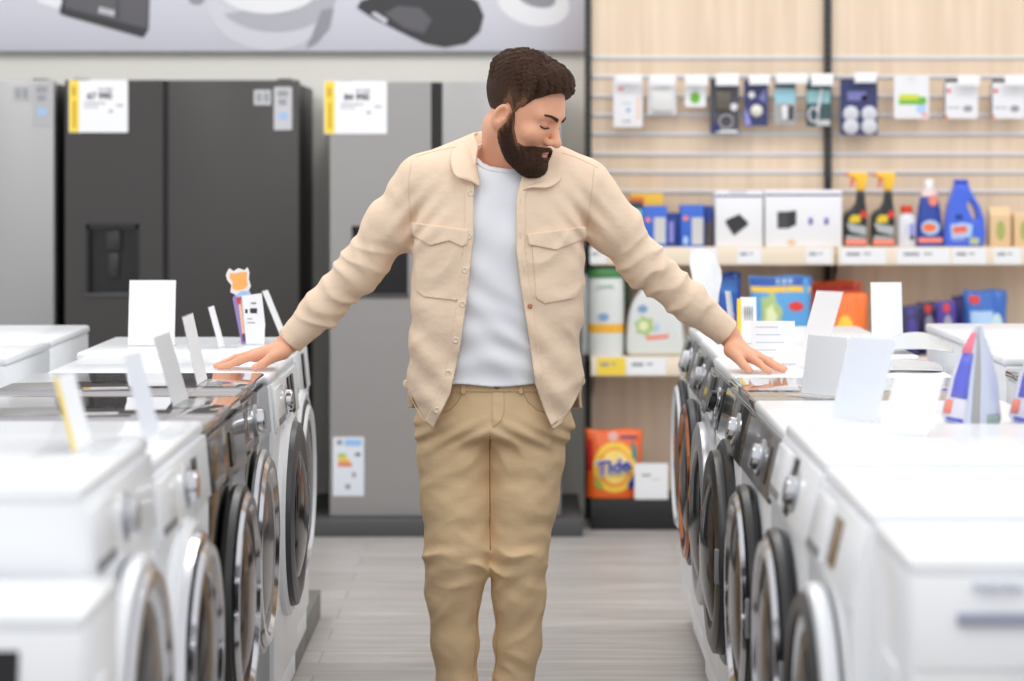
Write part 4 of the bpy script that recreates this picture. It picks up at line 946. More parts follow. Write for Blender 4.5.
# ---------------------------------------------------------------- smooth solids (distance fields turned into one surface)
def smin(a, b, k):
    h = np.clip(.5 + .5 * (b - a) / k, 0, 1)
    return b + (a - b) * h - k * h * (1 - h)
def smax(a, b, k): return -smin(-a, -b, k)
def rcone(p, a, b, ra, rb, sy=1.0):
    a = np.asarray(a, np.float32); b = np.asarray(b, np.float32)
    pa = p - a; ba = b - a
    t = np.clip((pa @ ba) / max(float(ba @ ba), 1e-9), 0, 1)
    d = pa - t[:, None] * ba
    if sy != 1.0: d = d * np.array([1, sy, 1], np.float32)
    return np.sqrt((d * d).sum(1)) - (ra + (rb - ra) * t)
def ell(p, c, r, R=None):
    q = p - np.asarray(c, np.float32)
    if R is not None: q = q @ np.asarray(R, np.float32)
    r = np.asarray(r, np.float32)
    k0 = np.sqrt(((q / r) ** 2).sum(1)); k1 = np.sqrt(((q / (r * r)) ** 2).sum(1)) + 1e-9
    return k0 * (k0 - 1) / k1
def chain(p, pts, k=.02, sy=1.0):
    d = None
    for (a, ra), (b, rb) in zip(pts[:-1], pts[1:]):
        e = rcone(p, a, b, ra, rb, sy); d = e if d is None else smin(d, e, k)
    return d
def wav(p, f, s):
    """soft lumpy field -1..1"""
    x, y, z = p[:, 0] * f, p[:, 1] * f, p[:, 2] * f
    return (np.sin(x * 1.7 + 2.1 * np.sin(z * .9 + s) + s) * np.cos(z * 1.3 + 1.7 * np.sin(y * 1.1 - s)) + np.sin(y * 1.9 + 1.3 * np.sin(x * 1.2 + 2 * s)) * np.cos(z * 2.1 - s)) * .5
def polygonize(fn, lo, hi, h, B=8, margin=.02):
    lo = np.array(lo, np.float64); hi = np.array(hi, np.float64)
    nb = np.ceil((hi - lo) / (h * B)).astype(int)
    n = nb * B
    bi = np.stack(np.meshgrid(*[np.arange(k) for k in nb], indexing='ij'), -1).reshape(-1, 3)
    cen = (lo + (bi + .5) * B * h - h * .5).astype(np.float32)
    dc = fn(cen)
    act = np.abs(dc) < B * h * .87 + margin
    V = np.repeat(np.repeat(np.repeat(dc.reshape(nb), B, 0), B, 1), B, 2).astype(np.float32)
    ab = bi[act]
    loc = np.stack(np.meshgrid(*[np.arange(B)] * 3, indexing='ij'), -1).reshape(-1, 3)
    for s in range(0, len(ab), 1200):
        idx = (ab[s:s + 1200, None, :] * B + loc[None]).reshape(-1, 3)
        V[idx[:, 0], idx[:, 1], idx[:, 2]] = fn((lo + idx * h).astype(np.float32))
    S = V < 0
    c = S[:-1, :-1, :-1].astype(np.int8)
    for dx in (0, 1):
        for dy in (0, 1):
            for dz in (0, 1):
                if dx + dy + dz: c = c + S[dx:n[0] - 1 + dx, dy:n[1] - 1 + dy, dz:n[2] - 1 + dz]
    cells = np.argwhere((c > 0) & (c < 8))
    cor = [(a, b, d) for a in (0, 1) for b in (0, 1) for d in (0, 1)]
    vals = np.stack([V[cells[:, 0] + a, cells[:, 1] + b, cells[:, 2] + d] for a, b, d in cor], 1)
    acc = np.zeros((len(cells), 3)); cnt = np.zeros(len(cells))
    for i, a in enumerate(cor):
        for j, b in enumerate(cor):
            if j > i and sum(abs(a[k] - b[k]) for k in range(3)) == 1:
                va, vb = vals[:, i], vals[:, j]; m = (va < 0) != (vb < 0)
                t = np.where(m, va / np.where(m, va - vb, 1), 0)
                pa, pb = np.array(a, float), np.array(b, float)
                acc += m[:, None] * (pa + t[:, None] * (pb - pa)); cnt += m
    verts = lo + (cells + acc / cnt[:, None]) * h
    ID = np.full(tuple(n - 1), -1, np.int32); ID[cells[:, 0], cells[:, 1], cells[:, 2]] = np.arange(len(cells))
    quads = []
    for ax in range(3):
        sl0 = [slice(None)] * 3; sl1 = [slice(None)] * 3; sl0[ax] = slice(0, -1); sl1[ax] = slice(1, None)
        a, b = S[tuple(sl0)], S[tuple(sl1)]
        e = np.argwhere(a != b); inside = a[e[:, 0], e[:, 1], e[:, 2]]
        u, v = (ax + 1) % 3, (ax + 2) % 3
        ok = (e[:, u] > 0) & (e[:, v] > 0) & (e[:, u] < n[u] - 1) & (e[:, v] < n[v] - 1)
        e, inside = e[ok], inside[ok]
        q = []
        for du, dv in ((1, 1), (0, 1), (0, 0), (1, 0)):
            k = e.copy(); k[:, u] -= du; k[:, v] -= dv; q.append(ID[k[:, 0], k[:, 1], k[:, 2]])
        q = np.stack(q, 1); q[~inside] = q[~inside][:, ::-1]; quads.append(q)
    quads = np.concatenate(quads); quads = quads[(quads >= 0).all(1)]
    return verts, quads
def np_mesh(name, verts, quads, mats, parent=None, mid=None, off=(0, 0, 0), relax=1):
    if relax:   # light smoothing along the surface
        nb = np.zeros_like(verts); ct = np.zeros(len(verts))
        for a, b in ((0, 1), (1, 2), (2, 3), (3, 0)):
            np.add.at(nb, quads[:, a], verts[quads[:, b]]); np.add.at(ct, quads[:, a], 1)
            np.add.at(nb, quads[:, b], verts[quads[:, a]]); np.add.at(ct, quads[:, b], 1)
        for _ in range(1): verts = verts * .5 + .5 * nb / np.maximum(ct, 1)[:, None]
    me = bpy.data.meshes.new(name)
    me.vertices.add(len(verts)); me.vertices.foreach_set('co', (verts - np.array(off)).astype(np.float32).ravel())
    me.loops.add(len(quads) * 4); me.loops.foreach_set('vertex_index', quads.astype(np.int32).ravel())
    me.polygons.add(len(quads)); me.polygons.foreach_set('loop_start', np.arange(0, len(quads) * 4, 4, dtype=np.int32))
    me.polygons.foreach_set('use_smooth', np.ones(len(quads), bool))
    for m in mats: me.materials.append(m)
    if mid is not None: me.polygons.foreach_set('material_index', mid(verts[quads].mean(1)).astype(np.int32))
    me.update(calc_edges=True); me.validate()
    o = bpy.data.objects.new(name, me); C.objects.link(o)
    if parent is not None: o.parent = parent
    return o
# ---------------------------------------------------------------- the man
DM = 6.1
def Q(x, y, Y=DM): return np.array(P(x, y, Y), np.float64)
def zpx(y, Y=DM): return CH - (y - HY) * Y / F
def xpx(x, Y=DM): return (x - CX) * Y / F
PX = DM / F
def table(rows):
    """rows: (y px, value...) -> smooth lookups over world z"""
    rows = sorted(rows, key=lambda r: -r[0]); zs = np.array([zpx(r[0]) for r in rows]); vs = np.array([r[1:] for r in rows], float)
    zz = np.linspace(zs[0], zs[-1], 240); out = []
    for k in range(vs.shape[1]):
        v = np.interp(zz, zs, vs[:, k]); kn = np.hanning(23); kn /= kn.sum()
        out.append(np.convolve(np.pad(v, 11, mode='edge'), kn, 'valid'))
    return lambda z: [np.interp(z, zz, o) for o in out]
def column(p, tab, n=2.4, cap=None):
    cx, a, cy, b = tab(p[:, 2])
    x = (p[:, 0] - cx) / a; y = (p[:, 1] - cy) / b
    r = (np.abs(x) ** n + np.abs(y) ** n) ** (1 / n)
    return (r - 1) * np.minimum(a, b) * .9

# ---- head, in its own frame: s = his left, f = forward, u = up
HS = 1.035
yaw, pitch, roll = math.radians(60), math.radians(23), math.radians(2)
HM = Matrix.Rotation(yaw, 3, 'Z') @ Matrix.Rotation(pitch, 3, 'X') @ Matrix.Rotation(roll, 3, 'Y')   # local x = s, local -y = f, z = u
HO = Q(522.5, 114, 6.01)
HMn = np.array(HM)
def head_local(p):
    q = (p - HO) @ HMn / HS                    # -> (s, -f, u)
    return np.stack([q[:, 0], -q[:, 1], q[:, 2]], 1).astype(np.float32)
def head_world(s, f, u): return HO + HMn @ np.array([s, -f, u]) * HS
def head_sdf(q): return smin(bare_head(q), ear_sdf(q), .006)
def bare_head(q):
    """q in (s,f,u)"""
    m = q.copy(); m[:, 0] = np.abs(m[:, 0])
    d = ell(q, (0, -.012, .045), (.074, .096, .083))
    d = smin(d, ell(q, (0, .03, .02), (.064, .066, .07)), .03)
    d = smin(d, ell(q, (0, .032, -.042), (.055, .056, .07)), .03)
    d = smin(d, rcone(m, (.056, -.005, -.045), (.016, .066, -.1), .016, .019), .03)
    d = smin(d, ell(q, (0, .077, -.099), (.024, .02, .018)), .018)
    d = smin(d, rcone(m, (.012, .088, .026), (.045, .073, .024), .009, .009), .018)           # brow
    d = smin(d, ell(m, (.042, .066, -.025), (.024, .022, .02)), .02)                            # cheek
    d = smax(d, -ell(m, (.032, .1, .006), (.019, .016, .011)), .014)                              # eye socket
    d = smin(d, ell(m, (.032, .0735, .004), (.0145, .0135, .0125)), .004)                         # lidded eye
    d = smin(d, rcone(q, (0, .087, .016), (0, .112, -.024), .0075, .0105), .012)                  # nose
    d = smin(d, ell(q, (0, .115, -.03), (.0115, .0115, .0105)), .008)
    d = smin(d, ell(m, (.0125, .1, -.033), (.0075, .0115, .0085)), .007)
    d = smax(d, -ell(m, (.0065, .108, -.0455), (.0035, .005, .0035)), .002)
    d = smin(d, ell(q, (0, .083, -.066), (.027, .014, .016)), .012)
    d = smin(d, ell(q, (0, .093, -.0605), (.02, .0075, .0045)), .005)
    d = smin(d, ell(q, (0, .092, -.071), (.018, .0085, .0055)), .005)
    d = smax(d, -ell(q, (0, .1035, -.0655), (.021, .006, .0014)), .003)
    return d
def ear_sdf(q):
    # ear: plate with rim and bowl
    m = q.copy(); m[:, 0] = np.abs(m[:, 0])
    R = np.array(Matrix.Rotation(math.radians(-14), 3, 'X'))
    e = m - np.array([.0775, -.013, -.013], np.float32)
    e = e @ R
    tl = e.copy(); tl[:, 0] = tl[:, 0] + .25 * e[:, 1] ; 
    ear = ell(tl, (0, 0, 0), (.0085, .018, .0315))
    ear = smin(ear, ell(tl, (-.002, .004, -.025), (.0065, .009, .011)), .006)
    ear = smax(ear, -ell(tl, (.0085, .003, .003), (.0105, .0105, .0205)), .004)
    ear = smin(ear, ell(tl, (.002, .0125, -.005), (.004, .004, .006)), .003)
    return ear
NA, NB = Q(508, 172, 6.13), head_world(0, -.03, -.05)
def neck_sdf(p):
    d = rcone(p, NA, NB, .064, .058)
    d = smin(d, rcone(p, Q(492, 158, 6.12), head_world(-.06, -.02, -.03), .016, .014), .03)     # the cord of the turned neck
    d = smin(d, rcone(p, Q(512, 166, 6.06), head_world(0.0, .02, -.09), .03, .03), .04)
    return d
TRUNK = table([(150, xpx(505), .13, 6.13, .075), (170, xpx(503), .17, 6.13, .09), (200, xpx(500), .188, 6.12, .108), (240, xpx(499), .185, 6.11, .118), (300, xpx(497), .168, 6.105, .112), (350, xpx(496), .160, 6.10, .112), (385, xpx(496), .168, 6.10, .114), (420, xpx(495), .17, 6.10, .115), (450, xpx(495), .16, 6.10, .11)])
# joints
SHL, ELL, WRL = Q(422, 184, 6.12), Q(361, 268, 6.15), Q(290, 341, 6.175)
SHR, ELR, WRR = Q(585, 188, 6.12), Q(643, 264, 6.15), Q(727, 333, 6.185)
def leg_pts(side):
    rows = ([(456, 420, 37), (456, 455, 36.5), (457.2, 500, 34.6), (459.5, 545, 32), (459, 560, 30.8), (453.5, 592, 26), (455, 644, 22), (457, 685, 18.5), (458, 728, 16.5)] if side < 0 else
            [(526, 420, 38), (525.3, 455, 37.2), (522.2, 500, 34.2), (517.8, 545, 28.4), (517.6, 560, 26.6), (519, 592, 25), (518, 644, 22), (512.5, 685, 18.5), (511, 728, 16.5)])
    ys = [6.10, 6.095, 6.09, 6.08, 6.08, 6.09, 6.11, 6.12, 6.125]
    return [(Q(x, y, DM) + np.array([0, Y - DM, 0]), r * PX) for (x, y, r), Y in zip(rows, ys)]
LEGL, LEGR = leg_pts(-1), leg_pts(1)
ZL, ZR = .962, .957        # tops the hands rest on
def hand(side):
    if side < 0:
        W = WRL; z = ZL
        H = lambda x, Y, zz: np.array([xpx(x, Y), Y, z + zz])
        wrist = [(Q(303, 327, 6.17), .028), (W, .0255), (H(279, 6.175, .05), .025)]
        palm = [((H(283, 6.155, .05), .021), (H(255, 6.145, .034), .015)), ((H(283, 6.175, .052), .021), (H(253, 6.168, .037), .0145)), ((H(284, 6.195, .05), .019), (H(254, 6.19, .034), .0135)), ((H(284, 6.205, .046), .018), (H(258, 6.21, .028), .0125))]
        fing = [[(H(256, 6.142, .036), .0115), (H(240, 6.135, .026), .0095), (H(229, 6.132, .013), .0085), (H(219.5, 6.13, .0085), .0072)],
                [(H(254, 6.166, .039), .0115), (H(236, 6.165, .029), .0095), (H(224, 6.165, .015), .0085), (H(215.5, 6.165, .0085), .0072)],
                [(H(255, 6.19, .036), .011), (H(238, 6.193, .026), .009), (H(228, 6.196, .014), .008), (H(220, 6.198, .008), .007)],
                [(H(259, 6.212, .029), .0095), (H(246, 6.22, .021), .008), (H(238, 6.225, .011), .0072), (H(232, 6.228, .0075), .0062)]]
        thumb = [(H(283, 6.14, .044), .018), (H(271, 6.115, .032), .0135), (H(262, 6.098, .017), .011), (H(255, 6.09, .0105), .009)]
    else:
        W = WRR; z = ZR
        H = lambda x, Y, zz: np.array([xpx(x, Y), Y, z + zz])
        wrist = [(Q(712, 319, 6.18), .028), (W, .0265), (H(736, 6.18, .062), .026)]
        palm = [((H(733, 6.15, .06), .02), (H(752, 6.115, .037), .0145)), ((H(734, 6.17, .062), .021), (H(755.5, 6.14, .041), .0145)), ((H(735, 6.19, .06), .019), (H(757, 6.165, .038), .0135)), ((H(736, 6.205, .054), .017), (H(756, 6.19, .031), .0125))]
        fing = [[(H(751, 6.113, .038), .0115), (H(759, 6.09, .026), .0095), (H(765, 6.072, .0135), .0085), (H(770, 6.06, .0085), .0072)],
                [(H(755, 6.138, .042), .0115), (H(766, 6.118, .03), .0095), (H(775, 6.105, .016), .0085), (H(783.5, 6.095, .0085), .0073)],
                [(H(757, 6.164, .039), .011), (H(769, 6.152, .027), .009), (H(778, 6.145, .014), .008), (H(785, 6.14, .008), .007)],
                [(H(756, 6.191, .031), .0095), (H(766, 6.19, .021), .008), (H(773, 6.19, .011), .0072), (H(779, 6.19, .0075), .0062)]]
        thumb = [(H(731, 6.14, .054), .0185), (H(738, 6.105, .038), .0135), (H(744, 6.085, .021), .011), (H(749.5, 6.072, .0105), .009)]
    return wrist, palm, fing, thumb
HANDL, HANDR = hand(-1), hand(1)
def hand_sdf(p, hd):
    wrist, palm, fing, thumb = hd
    d = chain(p, wrist, .01)
    for (a, ra), (b, rb) in palm: d = smin(d, rcone(p, a, b, ra, rb), .01)
    d = smin(d, chain(p, thumb, .004), .012)
    f = None
    for k in fing:
        e = chain(p, k, .002)
        for q, r in k[1:3]: e = smin(e, np.sqrt(((p - q.astype(np.float32)) ** 2).sum(1)) - r * 1.05, .003)   # knuckles
        f = e if f is None else np.minimum(f, e)
    return smin(d, f, .0035)
def near(p, c, r): return ((p - np.asarray(c, np.float32)) ** 2).sum(1) < r * r
def part(p, d, c, r, fn, k):
    """blend fn into d, only evaluated within r of c"""
    m = near(p, c, r)
    if m.any(): d[m] = smin(d[m], fn(p[m]).astype(d.dtype), k)
    return d
def body_sdf(p):
    d = column(p, TRUNK)
    zt = zpx(164)
    d = smax(smax(d, p[:, 2] - zt, .05), zpx(432) - p[:, 2], .03)
    d = smin(d, rcone(p, Q(500, 168, 6.13), SHL + np.array([.03, 0, 0]), .05, .045), .05)
    d = smin(d, rcone(p, Q(512, 168, 6.13), SHR - np.array([.03, 0, 0]), .05, .045), .05)
    d = smin(d, chain(p, [(SHL, .046), (ELL, .037), (WRL, .026)], .02), .03)
    d = smin(d, chain(p, [(SHR, .046), (ELR, .037), (WRR, .026)], .02), .03)
    for L in (LEGL, LEGR): d = smin(d, chain(p, [(c, r - .012) for c, r in L], .02), .012)
    for L, sx in ((LEGL, -1), (LEGR, 1)):
        a = L[-1][0]
        d = smin(d, rcone(p, np.array([a[0], a[1], .06]), np.array([a[0] + sx * .03, a[1] - .15, .04]), .03, .022), .02)
        d = smin(d, rcone(p, a, np.array([a[0], a[1] + .01, .05]), .03, .03), .02)
    d = d.astype(np.float32)
    d = part(p, d, (NA + NB) / 2, .2, neck_sdf, .035)
    d = part(p, d, HO, .24, lambda q: head_sdf(head_local(q)) * HS, .02)
    d = part(p, d, HANDL[0][2][0], .24, lambda q: hand_sdf(q, HANDL), .012)
    d = part(p, d, HANDR[0][2][0], .24, lambda q: hand_sdf(q, HANDR), .012)
    return d
SKIN = mat('skin', (226, 166, 134), .5, sss=.12, noise=(28, .05), bump=(420, .05))
LIPS = mat('lips', (196, 128, 112), .45); NOSE = mat('warm_skin', (222, 164, 138), .5, sss=.12)
MAN = (Q(487, 0, DM)[0], DM, 0.0)
v, q = polygonize(body_sdf, (-.86, 5.87, .015), (.74, 6.30, 1.80), .0028, margin=.012)
def skin_id(c):
    h = head_local(c.astype(np.float32)); k = np.zeros(len(c))
    k[(np.abs(h[:, 0]) < .021) & (h[:, 1] > .085) & (h[:, 2] > -.0765) & (h[:, 2] < -.0575) & (((h[:, 0] / .022) ** 2 + ((h[:, 2] + .067) / .0105) ** 2) < 1)] = 1
    return k
MANO = np_mesh('person', v, q, [SKIN, LIPS], mid=skin_id, off=MAN); MANO.location = MAN
tag(MANO, 'bearded man in a beige overshirt and khaki trousers with both hands on the washing machines', 'person')
def cloth(name, fn, lo, hi, h, m, margin=.02, relax=1, parent=None):
    v, q = polygonize(fn, lo, hi, h, margin=margin)
    o = np_mesh(name, v, q, [m], off=MAN, relax=relax); o.parent = parent or MANO
    if parent is not None: o.matrix_parent_inverse = Matrix.Identity(4)
    return o
# ---- hair and beard: layers grown on the head
HAIR = mat('dark_brown_hair', (70, 46, 31), .6, spec=.25, noise=((70, 240, 240), .45), bump=((160, 520, 520), .9))
FADE = mat('short_brown_hair', (120, 84, 62), .65, spec=.25, noise=((220, 300, 220), .3), bump=(500, .6))
BEARD = mat('dark_beard', (62, 41, 29), .65, spec=.2, noise=((220, 220, 110), .6), bump=((600, 600, 260), .8))
def sm(e0, e1, x): t = np.clip((x - e0) / (e1 - e0), 0, 1); return t * t * (3 - 2 * t)
def strand(q, f):
    """tufts running back from the forehead"""
    a = q[:, 0] * f + 2.5 * np.sin(q[:, 1] * 26 + q[:, 0] * 40) + 1.2 * np.sin(q[:, 1] * 61 + q[:, 2] * 33)
    return np.sin(a) * (.6 + .4 * np.sin(q[:, 1] * 70 + 5 * np.sin(q[:, 0] * 60)))
def hair_region(q):
    # hairline as a surface: negative inside
    s = np.abs(q[:, 0]); f, u = q[:, 1], q[:, 2]
    line = np.interp(f, [-.12, -.075, -.03, -.012, .0, .014, .03, .05, .062, .072, .09, .13], [-.05, -.046, -.038, .022, .02, .0, .03, .06, .07, .08, .092, .1])
    line = line + np.where(f > .03, (.014 - s) * .12, 0)
    return (line - u)
def hair_sdf(p):
    q = head_local(p)
    d = bare_head(q)
    s, f, u = q[:, 0], q[:, 1], q[:, 2]
    th = .0025 + .018 * sm(.05, .115, u) + .004 * sm(.06, .09, u) * sm(.03, .075, f) + .005 * sm(.0, .06, u) - .003 * sm(.06, .085, f)
    d = d - th + (.0052 * strand(q, 300) + .003 * wav(q, 190, 1.0)) * sm(.035, .085, u) + .0012 * wav(q, 600, 2.) 
    quiff = ell(q, (.004, .043, .113), (.053, .04, .023)) + .0055 * strand(q, 270)
    d = smin(d, quiff, .016)
    return np.maximum(np.maximum(smax(d, hair_region(q), .003), -(bare_head(q) + .004)), .003 - ear_sdf(q)) * HS
hb = np.array(HO)
hv, hq = polygonize(hair_sdf, hb - .17, hb + .19, .0022, margin=.02)
MIDH = mat('mid_brown_hair', (82, 56, 40), .6, spec=.25, noise=((160, 240, 240), .4), bump=((400, 520, 520), .8))
def hair_id(c):
    q = head_local(c.astype(np.float32)); up = -hair_region(q) + .006 * np.sin(q[:, 1] * 300 + q[:, 2] * 170) + .004 * np.sin(q[:, 1] * 700 - q[:, 2] * 500)
    side = (q[:, 1] < .04)
    return np.where(side & (up < .02), 2, np.where(side & (up < .042), 1, 0))
np_mesh('hair', hv, hq, [HAIR, MIDH, FADE], parent=MANO, mid=hair_id, off=MAN, relax=0)
def beard_region(q):
    s = np.abs(q[:, 0]); f, u = q[:, 1], q[:, 2]
    top = np.interp(f, [-.04, -.018, .004, .016, .027, .045, .062, .08, .1, .13], [-.09, -.06, -.005, .012, -.03, -.057, -.06, -.052, -.047, -.046])
    low = np.interp(f, [-.05, -.02, .02, .06], [-.06, -.092, -.118, -.2])
    r = np.maximum(u - top, low - u)
    mouth = 1 - np.sqrt((s / .0215) ** 2 + ((u + .0645) / .0088) ** 2)
    r = np.maximum(r, np.where(f > .06, mouth * .008, -1))
    soul = np.maximum(np.abs(u + .081) - .004, np.abs(np.abs(s) - .013) - .006)
    nose = np.where((f > .09) & (u > -.05), (u + .053), -1)
    return np.maximum(np.maximum(r, nose), np.interp(u, [-.12, -.08, -.05, -.02, .02], [.02, -.004, -.006, .006, .008]) - f)
def beard_sdf(p):
    q = head_local(p); base = bare_head(q); s, f, u = q[:, 0], q[:, 1], q[:, 2]
    th = .0025 + .0035 * sm(.02, -.04, u) + .003 * sm(-.07, -.115, u) + .004 * sm(.05, .09, f) * sm(-.07, -.1, u)
    d = base - th + .0018 * wav(q, 520, 3.) + .0012 * wav(q, 900, 1.)
    return np.maximum(np.maximum(smax(d, beard_region(q), .003), -(base + .004)), .0025 - ear_sdf(q)) * HS
bv, bq = polygonize(beard_sdf, hb - .17, hb + .15, .002, margin=.02)
def beard_id(c):
    q = head_local(c.astype(np.float32)); up = -beard_region(q) + .004 * np.sin(q[:, 1] * 420 + q[:, 2] * 260) + .003 * np.sin(q[:, 1] * 900 - q[:, 2] * 700)
    return np.where((up < .006) & (q[:, 1] < .06), 1, np.where((up < .013) & (q[:, 2] > -.09), 2, 0))
np_mesh('beard', bv, bq, [BEARD, FADE, MIDH], parent=MANO, mid=beard_id, off=MAN, relax=0)
def patch(name, fn_region, th, m, lo=-.14, hi=.14, h=.0016):
    def sd(p):
        q = head_local(p); b = head_sdf(q)
        return np.maximum(np.maximum(b - th, -(b + .003)), fn_region(q)) * HS
    return cloth(name, sd, hb + lo, hb + hi, h, m, margin=.006, relax=1)
def brow_r(sx):
    def r(q):
        s = q[:, 0] * sx; t = np.clip((s - .012) / .038, 0, 1)
        c = .0235 + .006 * np.sin(t * 2.2) ; hh = .0048 * (1 - .55 * t)
        return np.maximum(np.maximum(np.abs(q[:, 2] - c) - hh, np.abs(s - .031) - .02), .02 - q[:, 1])
    return r
for sx in (-1, 1): patch('eyebrow', brow_r(sx), .003, MIDH)
LASH = mat('dark_lashes', (48, 34, 30), .6)
def lash_r(sx):
    def r(q):
        s = q[:, 0] * sx - .032; c = -.0035 - .0035 * (s / .014) ** 2 * -1
        return np.maximum(np.maximum(np.abs(q[:, 2] - c) - .0017, np.abs(s) - .0145), .05 - q[:, 1])
    return r
for sx in (-1, 1): patch('eyelash', lash_r(sx), .0022, LASH)

# ---- T-shirt
TEE = mat('white_jersey', (226, 228, 234), .75, bump=((700, 700, 700), .08))
TT = table([(140, xpx(503), .15, 6.125, .09), (165, xpx(501), .178, 6.12, .11), (200, xpx(499), .196, 6.11, .125), (240, xpx(498), .195, 6.105, .134), (290, xpx(496), .182, 6.10, .132), (340, xpx(495), .178, 6.095, .134), (370, xpx(495), .182, 6.095, .138), (395, xpx(495), .184, 6.095, .14)])
def fold(p, nrm, f, ph, amp, warp=1.0):
    n = np.asarray(nrm, np.float32); return amp * np.sin((p @ n) * f + warp * np.sin(p[:, 0] * 19 + p[:, 2] * 11 + ph) + ph)
def tee_outer(p):
    d = column(p, TT)
    d = smax(d, p[:, 2] - zpx(158), .06)
    d = smin(d, rcone(p, Q(497, 164, 6.125), SHL + np.array([.04, 0, 0]), .058, .05), .05)
    d = smin(d, rcone(p, Q(510, 164, 6.125), SHR - np.array([.04, 0, 0]), .058, .05), .05)
    z = p[:, 2]; lowm = sm(zpx(270), zpx(360), z); up = sm(zpx(300), zpx(200), z)
    d = d + fold(p, (.25, .1, 1.0), 95, .4, .003, 1.6) * lowm + fold(p, (.55, 0, .8), 70, 2.0, .0022, 1.3) + fold(p, (-.7, 0, .6), 60, 1.0, .002) * up
    return d
def tee_sdf(p):
    d = tee_outer(p)
    nk = np.minimum(rcone(p, Q(505, 151, 6.07), Q(512, 110, 6.10), .074, .08), neck_sdf(p) - .004)
    d = smax(d, -nk, .006)
    hem = zpx(381) + .003 * np.sin(p[:, 0] * 30)
    d = smax(d, hem - p[:, 2], .004)
    return np.maximum(d, -(tee_outer(p) + .012))
cloth('t_shirt', tee_sdf, (-.28, 5.9, .9), (.24, 6.3, 1.62), .003, TEE, margin=.03)
def tee_rib(p):
    nk = rcone(p, Q(505, 151, 6.07), Q(512, 110, 6.10), .074, .08)
    d = tee_outer(p)
    return np.maximum(np.maximum(np.abs(d) - .0035, nk - .014), -nk - .0)
cloth('collar_rib', tee_rib, (-.2, 5.92, 1.4), (.16, 6.25, 1.6), .0028, TEE, margin=.02)

# ---- trousers
KHAKI = mat('khaki_cotton', (224, 194, 153), .85, noise=((30, 30, 12), .05), bump=((22, 22, 34), .3))
STITCH = mat('khaki_seam', (196, 164, 122), .8)
PEL = table([(372, xpx(494.5), .128 + .02, 6.10, .118), (395, xpx(495), .164, 6.10, .128), (420, xpx(496), .196, 6.10, .132), (440, xpx(496), .194, 6.10, .13), (470, xpx(496), .18, 6.10, .118)])
CROTCH = Q(490, 438)
def crease(p, nrm, f, ph, amp, warp=1.0):
    n = np.asarray(nrm, np.float32); a = np.abs(np.sin(((p @ n) * f + warp * np.sin(p[:, 0] * 21 + p[:, 2] * 13 + ph) + .6 * np.sin(p[:, 0] * 55 - p[:, 2] * 31) + ph) * .5))
    return amp * (np.sqrt(a * a + .02) - .65) * (.55 + .45 * np.sin(p[:, 0] * 33 - p[:, 2] * 47 + ph * 3))
def leg_fold(p, L, ph, knee_y):
    z = p[:, 2]; zk = zpx(knee_y)
    near_k = np.exp(-((z - zk) / .055) ** 2); below = np.exp(-((z - (zk - .11)) / .09) ** 2); low = sm(zpx(620), zpx(690), z); top = np.exp(-((z - zpx(450)) / .05) ** 2)
    x = p[:, 0] - L[4][0][0]; y = p[:, 1] - L[4][0][1]
    fr = sm(.02, -.06, y) * .85 + .15                       # strongest on the front of the leg
    a = crease(p, (.45, .2, 1.0), 112, ph, .02, 1.9) * near_k * fr
    a = a + crease(p, (-.6, .15, .8), 84, ph + 1, .013, 1.7) * below * fr
    a = a + crease(p, (.5, .1, .9), 130, ph + 2, .013, 1.5) * low * fr
    a = a + crease(p, (.75 if ph > 1 else -.75, 0, .7), 88, ph, .009, 1.5) * top * sm(.02, -.08, y)
    a = a + crease(p, (.5 if ph > 1 else -.5, 0, .9), 60, ph + .7, .0045, 1.2) * sm(zpx(560), zpx(500), z) * sm(.02, -.06, y)
    a = a + .0022 * wav(p, 16, ph) + .0015 * wav(p, 40, ph + 2)
    return a
def trouser_outer(p):
    a = chain(p, [(c, r) for c, r in LEGL], .03) + leg_fold(p, LEGL, .6, 560)
    b = chain(p, [(c, r) for c, r in LEGR], .03) + leg_fold(p, LEGR, 2.4, 558)
    kk = .004 + .0 * sm(zpx(562), zpx(515), p[:, 2])
    d = smin(a, b, kk)
    pe = column(p, PEL, 2.3)
    pe = smax(pe, zpx(436) - p[:, 2], .03)
    d = smin(d, pe, .035)
    zz = p[:, 2]
    cr = np.exp(-((zz - zpx(432)) / .035) ** 2)
    d = d + cr * .003 * np.sin(zz * 150 + np.abs(p[:, 0] - CROTCH[0]) * 90)
    front = p[:, 1] < 6.08
    return d
def trouser_sdf(p):
    d = trouser_outer(p)
    d = smax(d, p[:, 2] - zpx(381), .004)
    return smax(d, zpx(731) - p[:, 2], .004)
TROU = cloth('trousers', trouser_sdf, (-.30, 5.9, .03), (.2, 6.28, .97), .0032, KHAKI, margin=.02)
def surf_y(fn, x, z, y0=5.85, y1=6.1):
    """front surface depth of a solid at x,z"""
    ys = np.linspace(y0, y1, 400); pp = np.stack([np.full(400, x), ys, np.full(400, z)], 1).astype(np.float32)
    d = fn(pp); i = np.argmax(d < 0); return ys[i] if (d < 0).any() else y1
def on(fn, pts, off=.001):
    out = []; dense = []
    for a, b in zip(pts[:-1], pts[1:]):
        n = max(1, int(math.hypot(b[0] - a[0], b[1] - a[1]) / 3)); dense += [(a[0] + (b[0] - a[0]) * k / n, a[1] + (b[1] - a[1]) * k / n) for k in range(n)]
    pts = dense + [pts[-1]]
    for x, y in pts:
        X, Z = xpx(x), zpx(y); Y = surf_y(fn, X, Z)
        for _ in range(2): X, Z = xpx(x, Y), zpx(y, Y); Y = surf_y(fn, X, Z)
        out.append(Vector((X, Y - off, Z)) - Vector(MAN))
    return out
